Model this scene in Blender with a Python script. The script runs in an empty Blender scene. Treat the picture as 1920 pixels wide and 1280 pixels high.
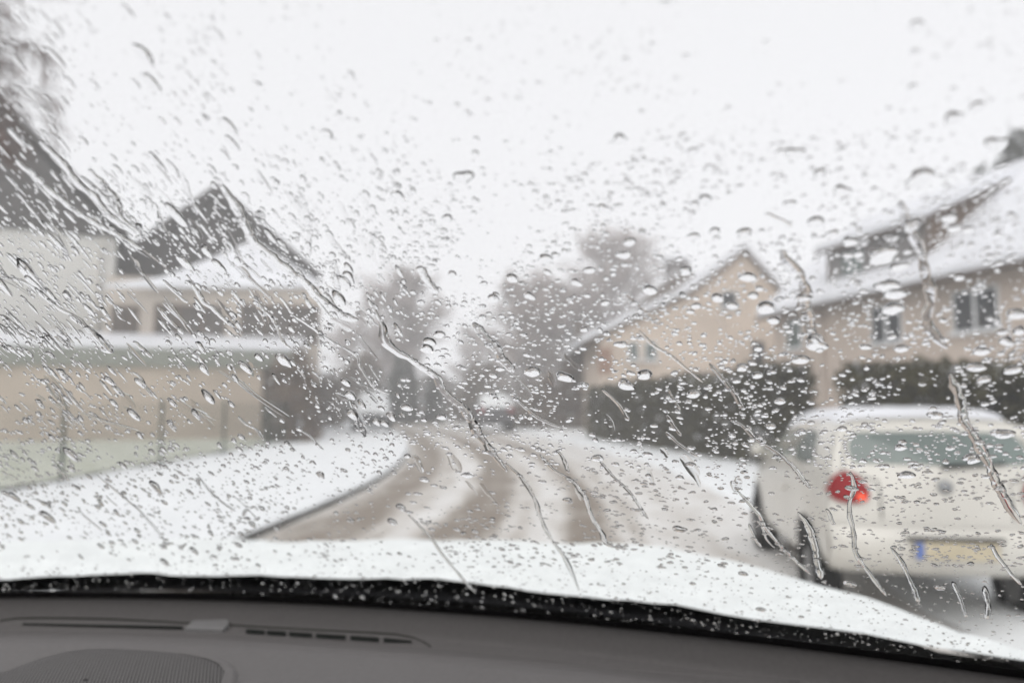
import bpy, bmesh, math, random
import numpy as np
from mathutils import Vector, Matrix, noise
from mathutils.bvhtree import BVHTree

R = math.radians
rnd = random.Random(7)
scene = bpy.context.scene
COL = scene.collection

# ------------------------------------------------------------------ camera
F = 1400.0
PITCH = R(4.7)
EYE = Vector((0, 0, 1.6))
cd = bpy.data.cameras.new('camera')
cam = bpy.data.objects.new('camera', cd)
COL.objects.link(cam)
cam.location = EYE
cam.rotation_euler = (R(90) + PITCH, 0, 0)
cd.sensor_width = 36
cd.lens = 36 * F / 1920
cd.clip_start = 0.01
cd.clip_end = 3000
cd.dof.use_dof = True
cd.dof.focus_distance = 0.43
cd.dof.aperture_fstop = 4.9
scene.camera = cam

# ------------------------------------------------------------------ world, sun, exposure
w = bpy.data.worlds.new('World')
scene.world = w
w.use_nodes = True
nt = w.node_tree
nt.nodes.clear()
out = nt.nodes.new('ShaderNodeOutputWorld')
bg = nt.nodes.new('ShaderNodeBackground')
sky = nt.nodes.new('ShaderNodeTexSky')
sky.sky_type = 'NISHITA'
sky.sun_disc = False
sky.sun_elevation = R(40)
sky.sun_rotation = R(205)
hs = nt.nodes.new('ShaderNodeHueSaturation')
hs.inputs['Saturation'].default_value = 0.12
mx = nt.nodes.new('ShaderNodeMix')
mx.data_type = 'RGBA'
mx.inputs[0].default_value = 0.82
mx.inputs[7].default_value = (9.82, 9.85, 10.15, 1)
nt.links.new(sky.outputs[0], hs.inputs['Color'])
nt.links.new(hs.outputs[0], mx.inputs[6])
nt.links.new(mx.outputs[2], bg.inputs['Color'])
bg.inputs['Strength'].default_value = 0.1
nt.links.new(bg.outputs[0], out.inputs['Surface'])

sd = bpy.data.lights.new('sun', 'SUN')
sd.energy = 1.3
sd.angle = R(60)
sd.color = (1, 0.97, 0.93)
sun = bpy.data.objects.new('sun', sd)
COL.objects.link(sun)
sun.rotation_euler = (R(50), 0, R(-25))

scene.view_settings.view_transform = 'Standard'
scene.view_settings.look = 'None'
scene.view_settings.exposure = 0.12
scene.view_settings.gamma = 1.0
scene.render.engine = 'CYCLES'
cy = scene.cycles
cy.use_denoising = True
cy.max_bounces = 12
cy.transmission_bounces = 10
cy.transparent_max_bounces = 24
cy.diffuse_bounces = 3
cy.glossy_bounces = 4
cy.volume_bounces = 2
cy.caustics_refractive = False
cy.caustics_reflective = False
cy.sample_clamp_indirect = 6

# ------------------------------------------------------------------ projection helpers (planning measurements)
def ray(px, py):
    x = (px - 960) / F
    y = (640 - py) / F
    c, s = math.cos(PITCH), math.sin(PITCH)
    d = Vector((x, c - y * s, s + y * c))
    return d / d.y

def P(px, py, D):
    return EYE + ray(px, py) * D

def G(px, py, z=0.0):
    d = ray(px, py)
    return EYE + d * ((z - EYE.z) / d.z)

# ------------------------------------------------------------------ materials
def mat(name, col, rough=0.7, var=0.10, scale=3.0, bump=0.0, bscale=30.0, spec=0.3, metal=0.0, col2=None, coat=0.0, detail=5):
    m = bpy.data.materials.new(name)
    m.use_nodes = True
    n = m.node_tree
    b = n.nodes['Principled BSDF']
    b.inputs['Roughness'].default_value = rough
    b.inputs['Metallic'].default_value = metal
    b.inputs['Specular IOR Level'].default_value = spec
    b.inputs['Coat Weight'].default_value = coat
    tc = n.nodes.new('ShaderNodeTexCoord')
    nz = n.nodes.new('ShaderNodeTexNoise')
    nz.inputs['Scale'].default_value = scale
    nz.inputs['Detail'].default_value = detail
    n.links.new(tc.outputs['Object'], nz.inputs['Vector'])
    cr = n.nodes.new('ShaderNodeValToRGB')
    cr.color_ramp.elements[0].position = 0.3
    cr.color_ramp.elements[1].position = 0.7
    c2 = col2 if col2 else tuple(min(1, c * (1 + var)) for c in col)
    c1 = col if col2 else tuple(c * (1 - var) for c in col)
    cr.color_ramp.elements[0].color = (*c1, 1)
    cr.color_ramp.elements[1].color = (*c2, 1)
    n.links.new(nz.outputs['Fac'], cr.inputs['Fac'])
    n.links.new(cr.outputs['Color'], b.inputs['Base Color'])
    if bump:
        nb = n.nodes.new('ShaderNodeTexNoise')
        nb.inputs['Scale'].default_value = bscale
        nb.inputs['Detail'].default_value = 4
        n.links.new(tc.outputs['Object'], nb.inputs['Vector'])
        bp = n.nodes.new('ShaderNodeBump')
        bp.inputs['Strength'].default_value = bump
        bp.inputs['Distance'].default_value = 0.02
        n.links.new(nb.outputs['Fac'], bp.inputs['Height'])
        n.links.new(bp.outputs['Normal'], b.inputs['Normal'])
    return m

M = {}
M['snow'] = mat('snow', (0.80, 0.82, 0.83), 0.75, 0.05, 2.5, 0.5, 14, 0.2)
M['snow_bonnet'] = mat('bonnet_snow', (0.86, 0.89, 0.88), 0.7, 0.06, 26, 0.5, 90, 0.2)
M['roof_snow'] = mat('roof_snow', (0.72, 0.73, 0.76), 0.8, 0.10, 1.2, 0.3, 6, 0.2)
M['lawn'] = mat('snowy_lawn', (0.42, 0.44, 0.35), 0.9, 0.1, 1.4, 0.4, 20, 0.1, col2=(0.66, 0.67, 0.60))
M['kerb'] = mat('kerb_stone', (0.10, 0.098, 0.09), 0.8, 0.3, 5, 0.4, 30)
M['beige'] = mat('beige_render', (0.545, 0.46, 0.392), 0.9, 0.10, 0.6, 0.2, 60, 0.1)
M['beige_light'] = mat('cream_render', (0.585, 0.495, 0.415), 0.9, 0.10, 0.6, 0.2, 60, 0.1)
M['tan'] = mat('tan_render', (0.47, 0.40, 0.335), 0.9, 0.08, 0.7, 0.2, 60, 0.1)
M['beige_grey'] = mat('grey_beige_render', (0.52, 0.465, 0.41), 0.9, 0.10, 0.6, 0.2, 60, 0.1)
M['white_wall'] = mat('white_render', (0.62, 0.61, 0.585), 0.9, 0.04, 0.8, 0.2, 60, 0.1)
M['slate'] = mat('dark_slate', (0.062, 0.056, 0.054), 0.75, 0.35, 3.5, 0.4, 8, 0.25)
M['soffit'] = mat('brown_soffit', (0.10, 0.075, 0.06), 0.8, 0.2, 3)
M['clad_grey'] = mat('grey_cladding', (0.21, 0.20, 0.195), 0.75, 0.12, 2)
M['clad_brown'] = mat('brown_cladding', (0.13, 0.09, 0.065), 0.8, 0.2, 4)
M['fascia_green'] = mat('grey_green_fascia', (0.24, 0.25, 0.22), 0.8, 0.12, 2)
M['frame_white'] = mat('white_window_frame', (0.72, 0.73, 0.73), 0.5, 0.04, 3)
M['pane'] = mat('dark_window_pane', (0.035, 0.04, 0.045), 0.08, 0.4, 0.8, spec=0.6)
M['pane_brown'] = mat('dim_brown_pane', (0.085, 0.072, 0.063), 0.15, 0.4, 0.7, spec=0.5)
M['pane_green'] = mat('greenish_window_pane', (0.10, 0.13, 0.12), 0.1, 0.3, 0.8, spec=0.6)
M['pipe'] = mat('pale_downpipe', (0.50, 0.43, 0.37), 0.5, 0.06, 3)
M['pipe_white'] = mat('white_downpipe', (0.66, 0.64, 0.60), 0.5, 0.06, 3)
M['brick'] = mat('red_brick', (0.30, 0.19, 0.14), 0.9, 0.25, 6)
M['chimney'] = mat('chimney_brick', (0.12, 0.105, 0.10), 0.9, 0.3, 6)
M['roof_brown'] = mat('brown_roof_tiles', (0.13, 0.10, 0.08), 0.85, 0.25, 2)
M['fence'] = mat('green_fence_steel', (0.035, 0.055, 0.042), 0.5, 0.15, 8)
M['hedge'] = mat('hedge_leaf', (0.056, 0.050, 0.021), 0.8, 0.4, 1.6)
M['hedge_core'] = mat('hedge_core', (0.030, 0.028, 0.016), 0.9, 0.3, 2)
M['hedge_brown'] = mat('brown_hedge_leaf', (0.185, 0.14, 0.105), 0.85, 0.35, 1.6)
M['hedge_brown_core'] = mat('brown_hedge_twigs', (0.12, 0.093, 0.076), 0.9, 0.3, 2)
M['evergreen'] = mat('evergreen_needles', (0.085, 0.09, 0.075), 0.85, 0.4, 1)
M['bark_frost'] = mat('frosted_bark', (0.22, 0.19, 0.175), 0.9, 0.2, 3)
M['twig_frost'] = mat('frosted_twigs', (0.41, 0.36, 0.34), 0.9, 0.2, 1)
M['bark_red'] = mat('reddish_bark', (0.10, 0.066, 0.058), 0.9, 0.3, 3)
M['twig_red'] = mat('reddish_twigs', (0.12, 0.07, 0.056), 0.9, 0.3, 2)
M['car_white'] = mat('dirty_white_paint', (0.60, 0.58, 0.53), 0.30, 0.07, 1.6, spec=0.5, coat=0.5)
M['car_grey'] = mat('dark_car_paint', (0.06, 0.06, 0.065), 0.35, 0.2, 2, spec=0.5, coat=0.4)
M['car_glass'] = mat('tinted_car_glass', (0.15, 0.185, 0.172), 0.07, 0.2, 1, spec=0.7)
M['rubber'] = mat('tyre_rubber', (0.012, 0.012, 0.012), 0.85, 0.3, 8)
M['rim'] = mat('steel_rim', (0.25, 0.25, 0.25), 0.4, 0.15, 5, metal=0.4)
M['black_plastic'] = mat('black_plastic', (0.012, 0.012, 0.012), 0.6, 0.2, 20)
M['red_lens'] = mat('red_lamp_lens', (0.24, 0.003, 0.007), 0.25, 0.15, 6, spec=0.25, coat=0.0)
M['plate_yellow'] = mat('yellow_plate', (0.50, 0.44, 0.32), 0.5, 0.12, 9)
M['plate_blue'] = mat('blue_plate_band', (0.12, 0.18, 0.42), 0.5, 0.1, 9)
M['badge'] = mat('chrome_badge', (0.30, 0.31, 0.32), 0.35, 0.1, 9, metal=0.5)
M['seam'] = mat('dark_panel_gap', (0.06, 0.058, 0.052), 0.8, 0.1, 5)
M['dash'] = mat('grey_dashboard_plastic', (0.160, 0.151, 0.148), 0.62, 0.045, 240, 0.12, 900, 0.3, detail=2)
M['dash_light'] = mat('light_grey_sensor', (0.24, 0.235, 0.235), 0.5, 0.03, 60)
M['slot'] = mat('vent_slot_black', (0.012, 0.014, 0.012), 0.8, 0.1, 60)
M['frit'] = mat('black_frit', (0.0025, 0.0025, 0.003), 0.5, 0.1, 60, spec=0.1)
M['lining'] = mat('dark_headlining', (0.05, 0.048, 0.046), 0.95, 0.08, 60, spec=0.1)
M['cowl'] = mat('black_cowl_plastic', (0.12, 0.12, 0.113), 0.7, 0.3, 30)
M['own_paint'] = mat('own_car_paint', (0.05, 0.05, 0.055), 0.35, 0.1, 5, spec=0.5)

# lit lamp spot
m = bpy.data.materials.new('lit_lamp_bulb')
m.use_nodes = True
b = m.node_tree.nodes['Principled BSDF']
b.inputs['Base Color'].default_value = (0.7, 0.06, 0.02, 1)
b.inputs['Emission Color'].default_value = (1.0, 0.13, 0.05, 1)
b.inputs['Emission Strength'].default_value = 0.55
M['bulb'] = m

# speaker grille: fine ribs
m = mat('ribbed_speaker_grille', (0.15, 0.142, 0.137), 0.6, 0.05, 100)
n = m.node_tree
wv = n.nodes.new('ShaderNodeTexWave')
wv.bands_direction = 'X'
wv.inputs['Scale'].default_value = 112
tc = n.nodes.new('ShaderNodeTexCoord')
mp = n.nodes.new('ShaderNodeMapping')
mp.inputs['Rotation'].default_value = (0, 0, R(-20))
n.links.new(tc.outputs['Object'], mp.inputs['Vector'])
n.links.new(mp.outputs[0], wv.inputs['Vector'])
rr_ = n.nodes.new('ShaderNodeValToRGB')
rr_.color_ramp.elements[0].color = (0.045, 0.042, 0.041, 1)
rr_.color_ramp.elements[1].color = (0.21, 0.20, 0.195, 1)
n.links.new(wv.outputs['Fac'], rr_.inputs['Fac'])
n.links.new(rr_.outputs[0], n.nodes['Principled BSDF'].inputs['Base Color'])
bp = n.nodes.new('ShaderNodeBump')
bp.inputs['Strength'].default_value = 0.9
bp.inputs['Distance'].default_value = 0.0012
n.links.new(wv.outputs['Fac'], bp.inputs['Height'])
n.links.new(bp.outputs['Normal'], n.nodes['Principled BSDF'].inputs['Normal'])
M['grille'] = m

# water
m = bpy.data.materials.new('rain_water')
m.use_nodes = True
n = m.node_tree
n.nodes.clear()
o_ = n.nodes.new('ShaderNodeOutputMaterial')
g_ = n.nodes.new('ShaderNodeBsdfGlass')
g_.inputs['IOR'].default_value = 1.333
g_.inputs['Roughness'].default_value = 0.0
n.links.new(g_.outputs[0], o_.inputs['Surface'])
M['water'] = m

# clear windscreen pane
m = bpy.data.materials.new('windscreen_glass')
m.use_nodes = True
n = m.node_tree
n.nodes.clear()
o_ = n.nodes.new('ShaderNodeOutputMaterial')
t_ = n.nodes.new('ShaderNodeBsdfTransparent')
t_.inputs['Color'].default_value = (0.972, 0.972, 0.968, 1)
n.links.new(t_.outputs[0], o_.inputs['Surface'])
M['glass'] = m

# road: slush with wheel tracks, u = metres from the kerb, v = metres along
m = bpy.data.materials.new('slushy_road')
m.use_nodes = True
n = m.node_tree
b = n.nodes['Principled BSDF']
b.inputs['Roughness'].default_value = 0.55
b.inputs['Specular IOR Level'].default_value = 0.35
uv = n.nodes.new('ShaderNodeUVMap')
sep = n.nodes.new('ShaderNodeSeparateXYZ')
n.links.new(uv.outputs[0], sep.inputs[0])
tc = n.nodes.new('ShaderNodeTexCoord')
mp = n.nodes.new('ShaderNodeMapping')
mp.inputs['Scale'].default_value = (1.0, 0.16, 1)
n.links.new(uv.outputs[0], mp.inputs['Vector'])
nw = n.nodes.new('ShaderNodeTexNoise')
nw.inputs['Scale'].default_value = 1.1
nw.inputs['Detail'].default_value = 9
nw.inputs['Roughness'].default_value = 0.76
n.links.new(mp.outputs[0], nw.inputs['Vector'])

def math_node(op, a, bb, clamp=False):
    q = n.nodes.new('ShaderNodeMath')
    q.operation = op
    q.use_clamp = clamp
    for i, v in enumerate((a, bb)):
        if isinstance(v, (int, float)):
            q.inputs[i].default_value = v
        elif v is not None:
            n.links.new(v, q.inputs[i])
    return q.outputs[0]

uu = math_node('ADD', sep.outputs['X'], math_node('MULTIPLY', math_node('SUBTRACT', nw.outputs['Fac'], 0.5), 0.95))
total = None
for (c, wd, amp) in ((0.30, 0.22, 0.5), (0.80, 0.42, 1.1), (2.20, 0.26, 1.05), (2.62, 0.24, 0.95), (3.10, 0.14, 0.4), (3.95, 0.32, 1.1), (4.55, 0.14, 0.45), (1.45, 0.14, 0.3), (5.3, 0.2, 0.25)):
    d2 = math_node('DIVIDE', math_node('SUBTRACT', uu, c), wd)
    gss = math_node('MULTIPLY', math_node('EXPONENT', math_node('MULTIPLY', math_node('MULTIPLY', d2, d2), -1.0), None), amp)
    total = gss if total is None else math_node('ADD', total, gss)
n2 = n.nodes.new('ShaderNodeTexNoise')
n2.inputs['Scale'].default_value = 1.9
n2.inputs['Detail'].default_value = 8
n2.inputs['Roughness'].default_value = 0.7
mp2 = n.nodes.new('ShaderNodeMapping')
mp2.inputs['Scale'].default_value = (1.0, 0.42, 1)
n.links.new(uv.outputs[0], mp2.inputs['Vector'])
n.links.new(mp2.outputs[0], n2.inputs['Vector'])
tot = math_node('ADD', total, math_node('MULTIPLY', math_node('SUBTRACT', n2.outputs['Fac'], 0.5), 2.1), True)
cr = n.nodes.new('ShaderNodeValToRGB')
e = cr.color_ramp.elements
e[0].position = 0.0
e[0].color = (0.72, 0.71, 0.69, 1)
e[1].position = 1.0
e[1].color = (0.222, 0.183, 0.145, 1)
q = cr.color_ramp.elements.new(0.4)
q.color = (0.53, 0.50, 0.46, 1)
n.links.new(tot, cr.inputs['Fac'])
n.links.new(cr.outputs[0], b.inputs['Base Color'])
bp = n.nodes.new('ShaderNodeBump')
bp.inputs['Strength'].default_value = 0.5
bp.inputs['Distance'].default_value = 0.03
n.links.new(tot, bp.inputs['Height'])
n.links.new(bp.outputs[0], b.inputs['Normal'])
M['road'] = m

# ------------------------------------------------------------------ mesh builder
class MB:
    def __init__(s):
        s.v, s.f, s.mi = [], [], []

    def add(s, vs, fs, mi=0):
        k = len(s.v)
        s.v += [tuple(p) for p in vs]
        s.f += [tuple(i + k for i in f) for f in fs]
        s.mi += [mi] * len(fs)

    def box(s, x0, x1, y0, y1, z0, z1, mi=0):
        vs = [(x, y, z) for z in (z0, z1) for y in (y0, y1) for x in (x0, x1)]
        s.add(vs, [(0, 2, 3, 1), (4, 5, 7, 6), (0, 1, 5, 4), (2, 6, 7, 3), (0, 4, 6, 2), (1, 3, 7, 5)], mi)

    def prism(s, prof, y0, y1, mi=0):          # profile (x, z) extruded along y
        k = len(prof)
        vs = [(x, y0, z) for x, z in prof] + [(x, y1, z) for x, z in prof]
        fs = [tuple(range(k)), tuple(range(2 * k - 1, k - 1, -1))]
        fs += [(i, k + i, k + (i + 1) % k, (i + 1) % k) for i in range(k)]
        s.add(vs, fs, mi)

    def slab(s, line, y0, y1, t0, t1, mi=0):    # strip that follows a (x, z) line, from t0 to t1 above it, extruded along y
        prof = [(x, z + t1) for x, z in line] + [(x, z + t0) for x, z in reversed(line)]
        s.prism(prof, y0, y1, mi)

    def tube(s, pts, rad, n=6, mi=0, cap=True):
        k = len(pts)
        if isinstance(rad, (int, float)):
            rad = [rad] * k
        vs, fs = [], []
        up = Vector((0.31, 0.17, 0.93))
        for i, p in enumerate(pts):
            p = Vector(p)
            t = (Vector(pts[min(i + 1, k - 1)]) - Vector(pts[max(i - 1, 0)]))
            t.normalize()
            a = t.cross(up)
            if a.length < 1e-4:
                a = t.cross(Vector((1, 0, 0)))
            a.normalize()
            c = t.cross(a)
            for j in range(n):
                th = 2 * math.pi * j / n
                vs.append(p + (a * math.cos(th) + c * math.sin(th)) * rad[i])
        for i in range(k - 1):
            for j in range(n):
                fs.append((i * n + j, i * n + (j + 1) % n, (i + 1) * n + (j + 1) % n, (i + 1) * n + j))
        if cap:
            fs.append(tuple(range(n - 1, -1, -1)))
            fs.append(tuple((k - 1) * n + j for j in range(n)))
        s.add(vs, fs, mi)

    def grid(s, nu, nv, fn, mi=0, flip=False):
        vs = [fn(i / (nu - 1), j / (nv - 1)) for j in range(nv) for i in range(nu)]
        fs = []
        for j in range(nv - 1):
            for i in range(nu - 1):
                q = (j * nu + i, j * nu + i + 1, (j + 1) * nu + i + 1, (j + 1) * nu + i)
                fs.append(q[::-1] if flip else q)
        s.add(vs, fs, mi)

    def build(s, name, mats, parent=None, smooth=False, loc=None):
        me = bpy.data.meshes.new(name)
        me.from_pydata(s.v, [], s.f)
        if not isinstance(mats, (list, tuple)):
            mats = [mats]
        for q in mats:
            me.materials.append(M[q])
        if len(mats) > 1:
            me.polygons.foreach_set('material_index', s.mi)
        if smooth:
            me.polygons.foreach_set('use_smooth', [True] * len(me.polygons))
        me.update()
        o = bpy.data.objects.new(name, me)
        COL.objects.link(o)
        if parent:
            o.parent = parent
        if loc:
            o.location = loc
        return o

def tag(o, label=None, cat=None, group=None, kind=None):
    if label: o['label'] = label
    if cat: o['category'] = cat
    if group: o['group'] = group
    if kind: o['kind'] = kind
    return o

def empty(name, label, cat, loc=(0, 0, 0), rz=0.0, group=None):
    o = bpy.data.objects.new(name, None)
    COL.objects.link(o)
    o.location = loc
    o.rotation_euler = (0, 0, rz)
    o.empty_display_size = 0.1
    return tag(o, label, cat, group)

def struct(o):
    o['kind'] = 'structure'
    return o

def nz(x, y, z=0.0, s=1.0):
    return noise.noise(Vector((x * s, y * s, z * s)))

# ------------------------------------------------------------------ ground, road, verge
g = MB()
g.grid(90, 90, lambda u, v: (-400 + 800 * u, -60 + 500 * v, 0.0))
struct(g.build('ground', 'snow'))

KY = [-8, 5, 8.96, 10.9, 14.45, 18.7, 24.9, 34, 45, 60, 80, 120]
KX = [-3.7, -3.25, -3.07, -2.85, -2.70, -2.80, -3.4, -4.8, -7.2, -11.4, -19, -38]
def kerb_x(y):
    s = 0.0
    for d in (-1.6, -0.8, 0, 0.8, 1.6):
        s += float(np.interp(y + d, KY, KX))
    return s / 5

ys = [-8 + 0.5 * i for i in range(200)]
r = MB()
nu = 26
W = 6.9
vs, fs, uvs = [], [], []
for y in ys:
    for i in range(nu):
        u = W * i / (nu - 1)
        vs.append((kerb_x(y) + u, y, 0.006 + 0.02 * abs(nz(u, y * 0.3, 3, 1.5)) * (1 if 0 < i < nu - 1 else 0)))
        uvs.append((u, y))
for j in range(len(ys) - 1):
    for i in range(nu - 1):
        fs.append((j * nu + i, j * nu + i + 1, (j + 1) * nu + i + 1, (j + 1) * nu + i))
r.add(vs, fs)
ro = r.build('road', 'road', smooth=True)
ul = ro.data.uv_layers.new(name='UVMap')
for lp in ro.data.loops:
    ul.data[lp.index].uv = uvs[lp.vertex_index]
struct(ro)

k = MB()
prof_l = [(-0.16, 0.0), (-0.16, 0.09), (0.0, 0.085), (0.02, 0.0)]
vs, fs = [], []
for y in ys:
    x = kerb_x(y)
    vs += [(x + a, y, b_) for a, b_ in prof_l]
for j in range(len(ys) - 1):
    for i in range(3):
        fs.append((j * 4 + i, j * 4 + i + 1, (j + 1) * 4 + i + 1, (j + 1) * 4 + i))
k.add(vs, fs)
struct(k.build('kerb', 'kerb'))

k = MB()
offs = [-0.0, -0.05, -0.3, -0.7, -1.2, -1.8, -2.4, -3.0, -3.7, -4.5, -5.2, -7.5, -12, -25, -60]
vs, fs = [], []
for y in ys:
    x = kerb_x(y)
    for i, o_ in enumerate(offs):
        z = 0.135 if i > 1 else (0.094 if i == 0 else 0.12)
        xx = x + o_ - 0.01 + (0.05 * nz(y, 5, 0, 0.8) if i < 3 else 0)
        z += 0.05 * nz(xx, y, 2, 0.9) + 0.04 * nz(xx, y, 8, 2.7) if i > 1 else 0
        vs.append((xx, y, z))
no = len(offs)
for j in range(len(ys) - 1):
    for i in range(no - 1):
        fs.append((j * no + i + 1, j * no + i, (j + 1) * no + i, (j + 1) * no + i + 1))
k.add(vs, fs)
struct(k.build('verge', 'snow', smooth=True))

k = MB()
k.grid(40, 50, lambda u, v: (-8.55 - 24 * u, 6 + 27 * v, 0.17 + 0.03 * nz(u * 24, v * 27, 0, 1.1)), flip=True)
struct(k.build('lawn', 'lawn', smooth=True))

# snowy strip along the right of the road
k = MB()
def rv(u, v):
    y = -2 + 46 * v
    x0 = kerb_x(y) + 6.4 + 0.2 * nz(y, 1, 0, 0.7)
    x1 = x0 + 9
    x = x0 + (x1 - x0) * u
    return (x, y, 0.0 + (0.10 if u > 0.02 else 0.01) + 0.05 * nz(x, y, 4, 0.8) + 0.03 * nz(x, y, 9, 2.2))
k.grid(36, 100, rv)
struct(k.build('roadside', 'snow', smooth=True))

# ------------------------------------------------------------------ windows etc. on a wall lying in local y = yw, outside towards -y
def window(parent, x0, x1, z0, z1, yw=0.0, mull=1, pane='pane', frame='frame_white', sill=True, fw=0.07):
    a = MB()
    y0, y1 = yw - 0.045, yw + 0.02
    a.box(x0, x1, y0, y1, z1 - fw, z1)
    a.box(x0, x1, y0, y1, z0, z0 + fw)
    a.box(x0, x0 + fw, y0, y1, z0 + fw, z1 - fw)
    a.box(x1 - fw, x1, y0, y1, z0 + fw, z1 - fw)
    for i in range(mull):
        xc = x0 + (x1 - x0) * (i + 1) / (mull + 1)
        a.box(xc - 0.045, xc + 0.045, y0 - 0.01, y1, z0 + fw, z1 - fw)
    wo = a.build('window', frame, parent)
    a = MB()
    a.box(x0 + fw, x1 - fw, yw - 0.02, yw + 0.01, z0 + fw, z1 - fw)
    a.build('pane', pane, wo)
    if sill:
        a = MB()
        a.box(x0 - 0.08, x1 + 0.08, yw - 0.16, yw - 0.0, z0 - 0.07, z0 - 0.003)
        a.box(x0 - 0.08, x1 + 0.08, yw - 0.16, yw - 0.0, z0 - 0.0, z0 + 0.035, 1)
        a.build('sill', ['frame_white', 'roof_snow'], wo)
    return wo

# house A: long beige terrace on the right; local x runs along the street towards us, local y inwards
hA = empty('terrace_house', 'long beige house on the right with a wide grey dormer in its snowy roof', 'house', (10.75, 30.5, 0), math.atan2(-0.98, 0.19))
L = 24.0
a = MB()
a.prism([(0, 0), (8.5, 0), (8.5, 5.3), (4.25, 8.95), (0, 5.3)], 0, L)   # profile is across (y), rotate below
# re-map: profile x -> local y, extrude y -> local x
a.v = [(y, x, z) for (x, y, z) in a.v]
a.f = [tuple(reversed(f)) for f in a.f]
a.build('wall', 'beige', hA)
def slabA(name, line, t0, t1, m_, parent, x0, x1):
    q = MB()
    q.slab(line, x0, x1, t0, t1)
    q.v = [(y, x, z) for (x, y, z) in q.v]
    q.f = [tuple(reversed(f)) for f in q.f]
    return q.build(name, m_, parent)
rlA = [(-0.55, 4.98), (4.25, 9.06), (9.0, 4.98)]
rfA = slabA('roof', rlA, 0.0, 0.16, 'soffit', hA, -0.3, L + 0.3)
slabA('roof_snow', [(-0.58, 4.97), (4.25, 9.06), (9.03, 4.97)], 0.165, 0.36, 'roof_snow', rfA, -0.32, L + 0.32)
g_ = MB()
g_.tube([(-0.3, -0.62, 5.02), (L, -0.62, 5.02)], 0.075, 8)
g_.build('gutter', 'soffit', rfA)
window(hA, 6.05, 7.5, 3.5, 4.75, pane='pane')
window(hA, 9.55, 11.15, 3.55, 4.72, pane='pane')
window(hA, 13.3, 14.8, 3.55, 4.72, pane='pane')
window(hA, 0.95, 2.05, 3.7, 4.85, pane='pane_green', mull=0)
window(hA, 10.5, 11.9, 1.0, 2.35, pane='pane_green')
window(hA, 8.2, 9.4, 1.0, 2.3, pane='pane')
window(hA, 5.9, 7.2, 1.0, 2.3, pane='pane')
a = MB()
a.tube([(3.35, -0.12, 0.1), (3.35, -0.12, 4.6), (3.35, -0.45, 4.98)], 0.085, 8)
a.build('downpipe', 'pipe', hA)
a = MB()
a.tube([(9.95, -0.1, 0.1), (9.95, -0.1, 2.4)], 0.09, 8)
a.build('downpipe', 'pipe_white', hA)
# dormer
dx0, dx1 = 3.3, 8.35
dm = MB()
dm.prism([(0.35, 5.75), (0.35, 7.2), (3.1, 8.4), (3.1, 7.5)], dx0, dx1)
dm.v = [(y, x, z) for (x, y, z) in dm.v]
dm.f = [tuple(reversed(f)) for f in dm.f]
dro = dm.build('dormer', 'clad_brown', hA)
a = MB()
a.box(dx0 + 0.02, dx1 - 0.02, 0.30, 0.345, 5.86, 7.12)
a.build('front_panel', 'clad_grey', dro)
for i in range(4):
    x = dx0 + 0.05 + i * (dx1 - dx0 - 0.2) / 3.0
    a = MB()
    a.box(x, x + 0.1, 0.27, 0.297, 5.88, 7.10)
    a.build('batten', 'clad_brown' if i in (0, 3) else 'clad_grey', dro)
a = MB()
a.box(dx0 + 0.9, dx0 + 2.0, 0.262, 0.299, 6.1, 6.85)
a.build('pane', 'pane_green', dro)
slabA('roof', [(-0.05, 7.04), (3.35, 8.50)], 0.0, 0.13, 'soffit', dro, dx0 - 0.2, dx1 + 0.2)
slabA('roof_snow', [(-0.07, 7.03), (3.4, 8.52)], 0.135, 0.36, 'roof_snow', dro, dx0 - 0.22, dx1 + 0.22)

# house B: cream gable end with a snow-laden, bell-cast roof
hB = empty('gable_house', 'cream gabled house beyond the green hedge with a snow-laden sloping roof edge', 'house', (0, 0, 0))
YB = 36.0
apex = P(1398, 470, YB); kn = P(1292, 552, YB); ev = P(1092, 646, YB); rt = P(1478, 560, YB)
wl = P(1128, 650, YB)
lineB = [(ev.x, ev.z), (kn.x, kn.z), (apex.x, apex.z), (rt.x, rt.z), (rt.x + 2.5, rt.z - 2.6)]
a = MB()
a.prism([(wl.x, 0), (lineB[4][0] - 0.3, 0), (lineB[4][0] - 0.3, lineB[4][1] + 0.1), (rt.x, rt.z), (apex.x, apex.z), (kn.x, kn.z), (wl.x, ev.z + (kn.z - ev.z) * (wl.x - ev.x) / (kn.x - ev.x))], YB + 0.3, YB + 11)
a.build('wall', 'beige_light', hB)
a = MB(); a.slab(lineB, YB, YB + 11.3, 0.0, 0.14)
rB = a.build('roof', 'soffit', hB)
a = MB(); a.slab([(lineB[0][0] - 0.06, lineB[0][1] - 0.03)] + lineB[1:], YB - 0.03, YB + 11.35, 0.145, 0.52)
a.build('roof_snow', 'roof_snow', rB)
def winpx(par, x0, y0, x1, y1, D, **kw):
    p0, p1 = P(x0, y1, D), P(x1, y0, D)
    return window(par, p0.x, p1.x, p0.z, p1.z, D, **kw)
winpx(hB, 1350, 545, 1382, 578, YB + 0.3, mull=0)
winpx(hB, 1178, 640, 1198, 676, YB + 0.3, mull=0, pane='pane_green')
winpx(hB, 1208, 640, 1232, 676, YB + 0.3, mull=0, pane='pane_green')
winpx(hB, 1411, 640, 1432, 690, YB + 0.3, mull=0, sill=False, frame='pane')
a = MB()
p0, p1 = P(1122, 700, YB + 0.3), P(1146, 652, YB + 0.3)
a.box(p0.x, p1.x, YB + 0.22, YB + 0.3, p0.z, p1.z)
a.build('brick_pier', 'brick', hB)

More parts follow.
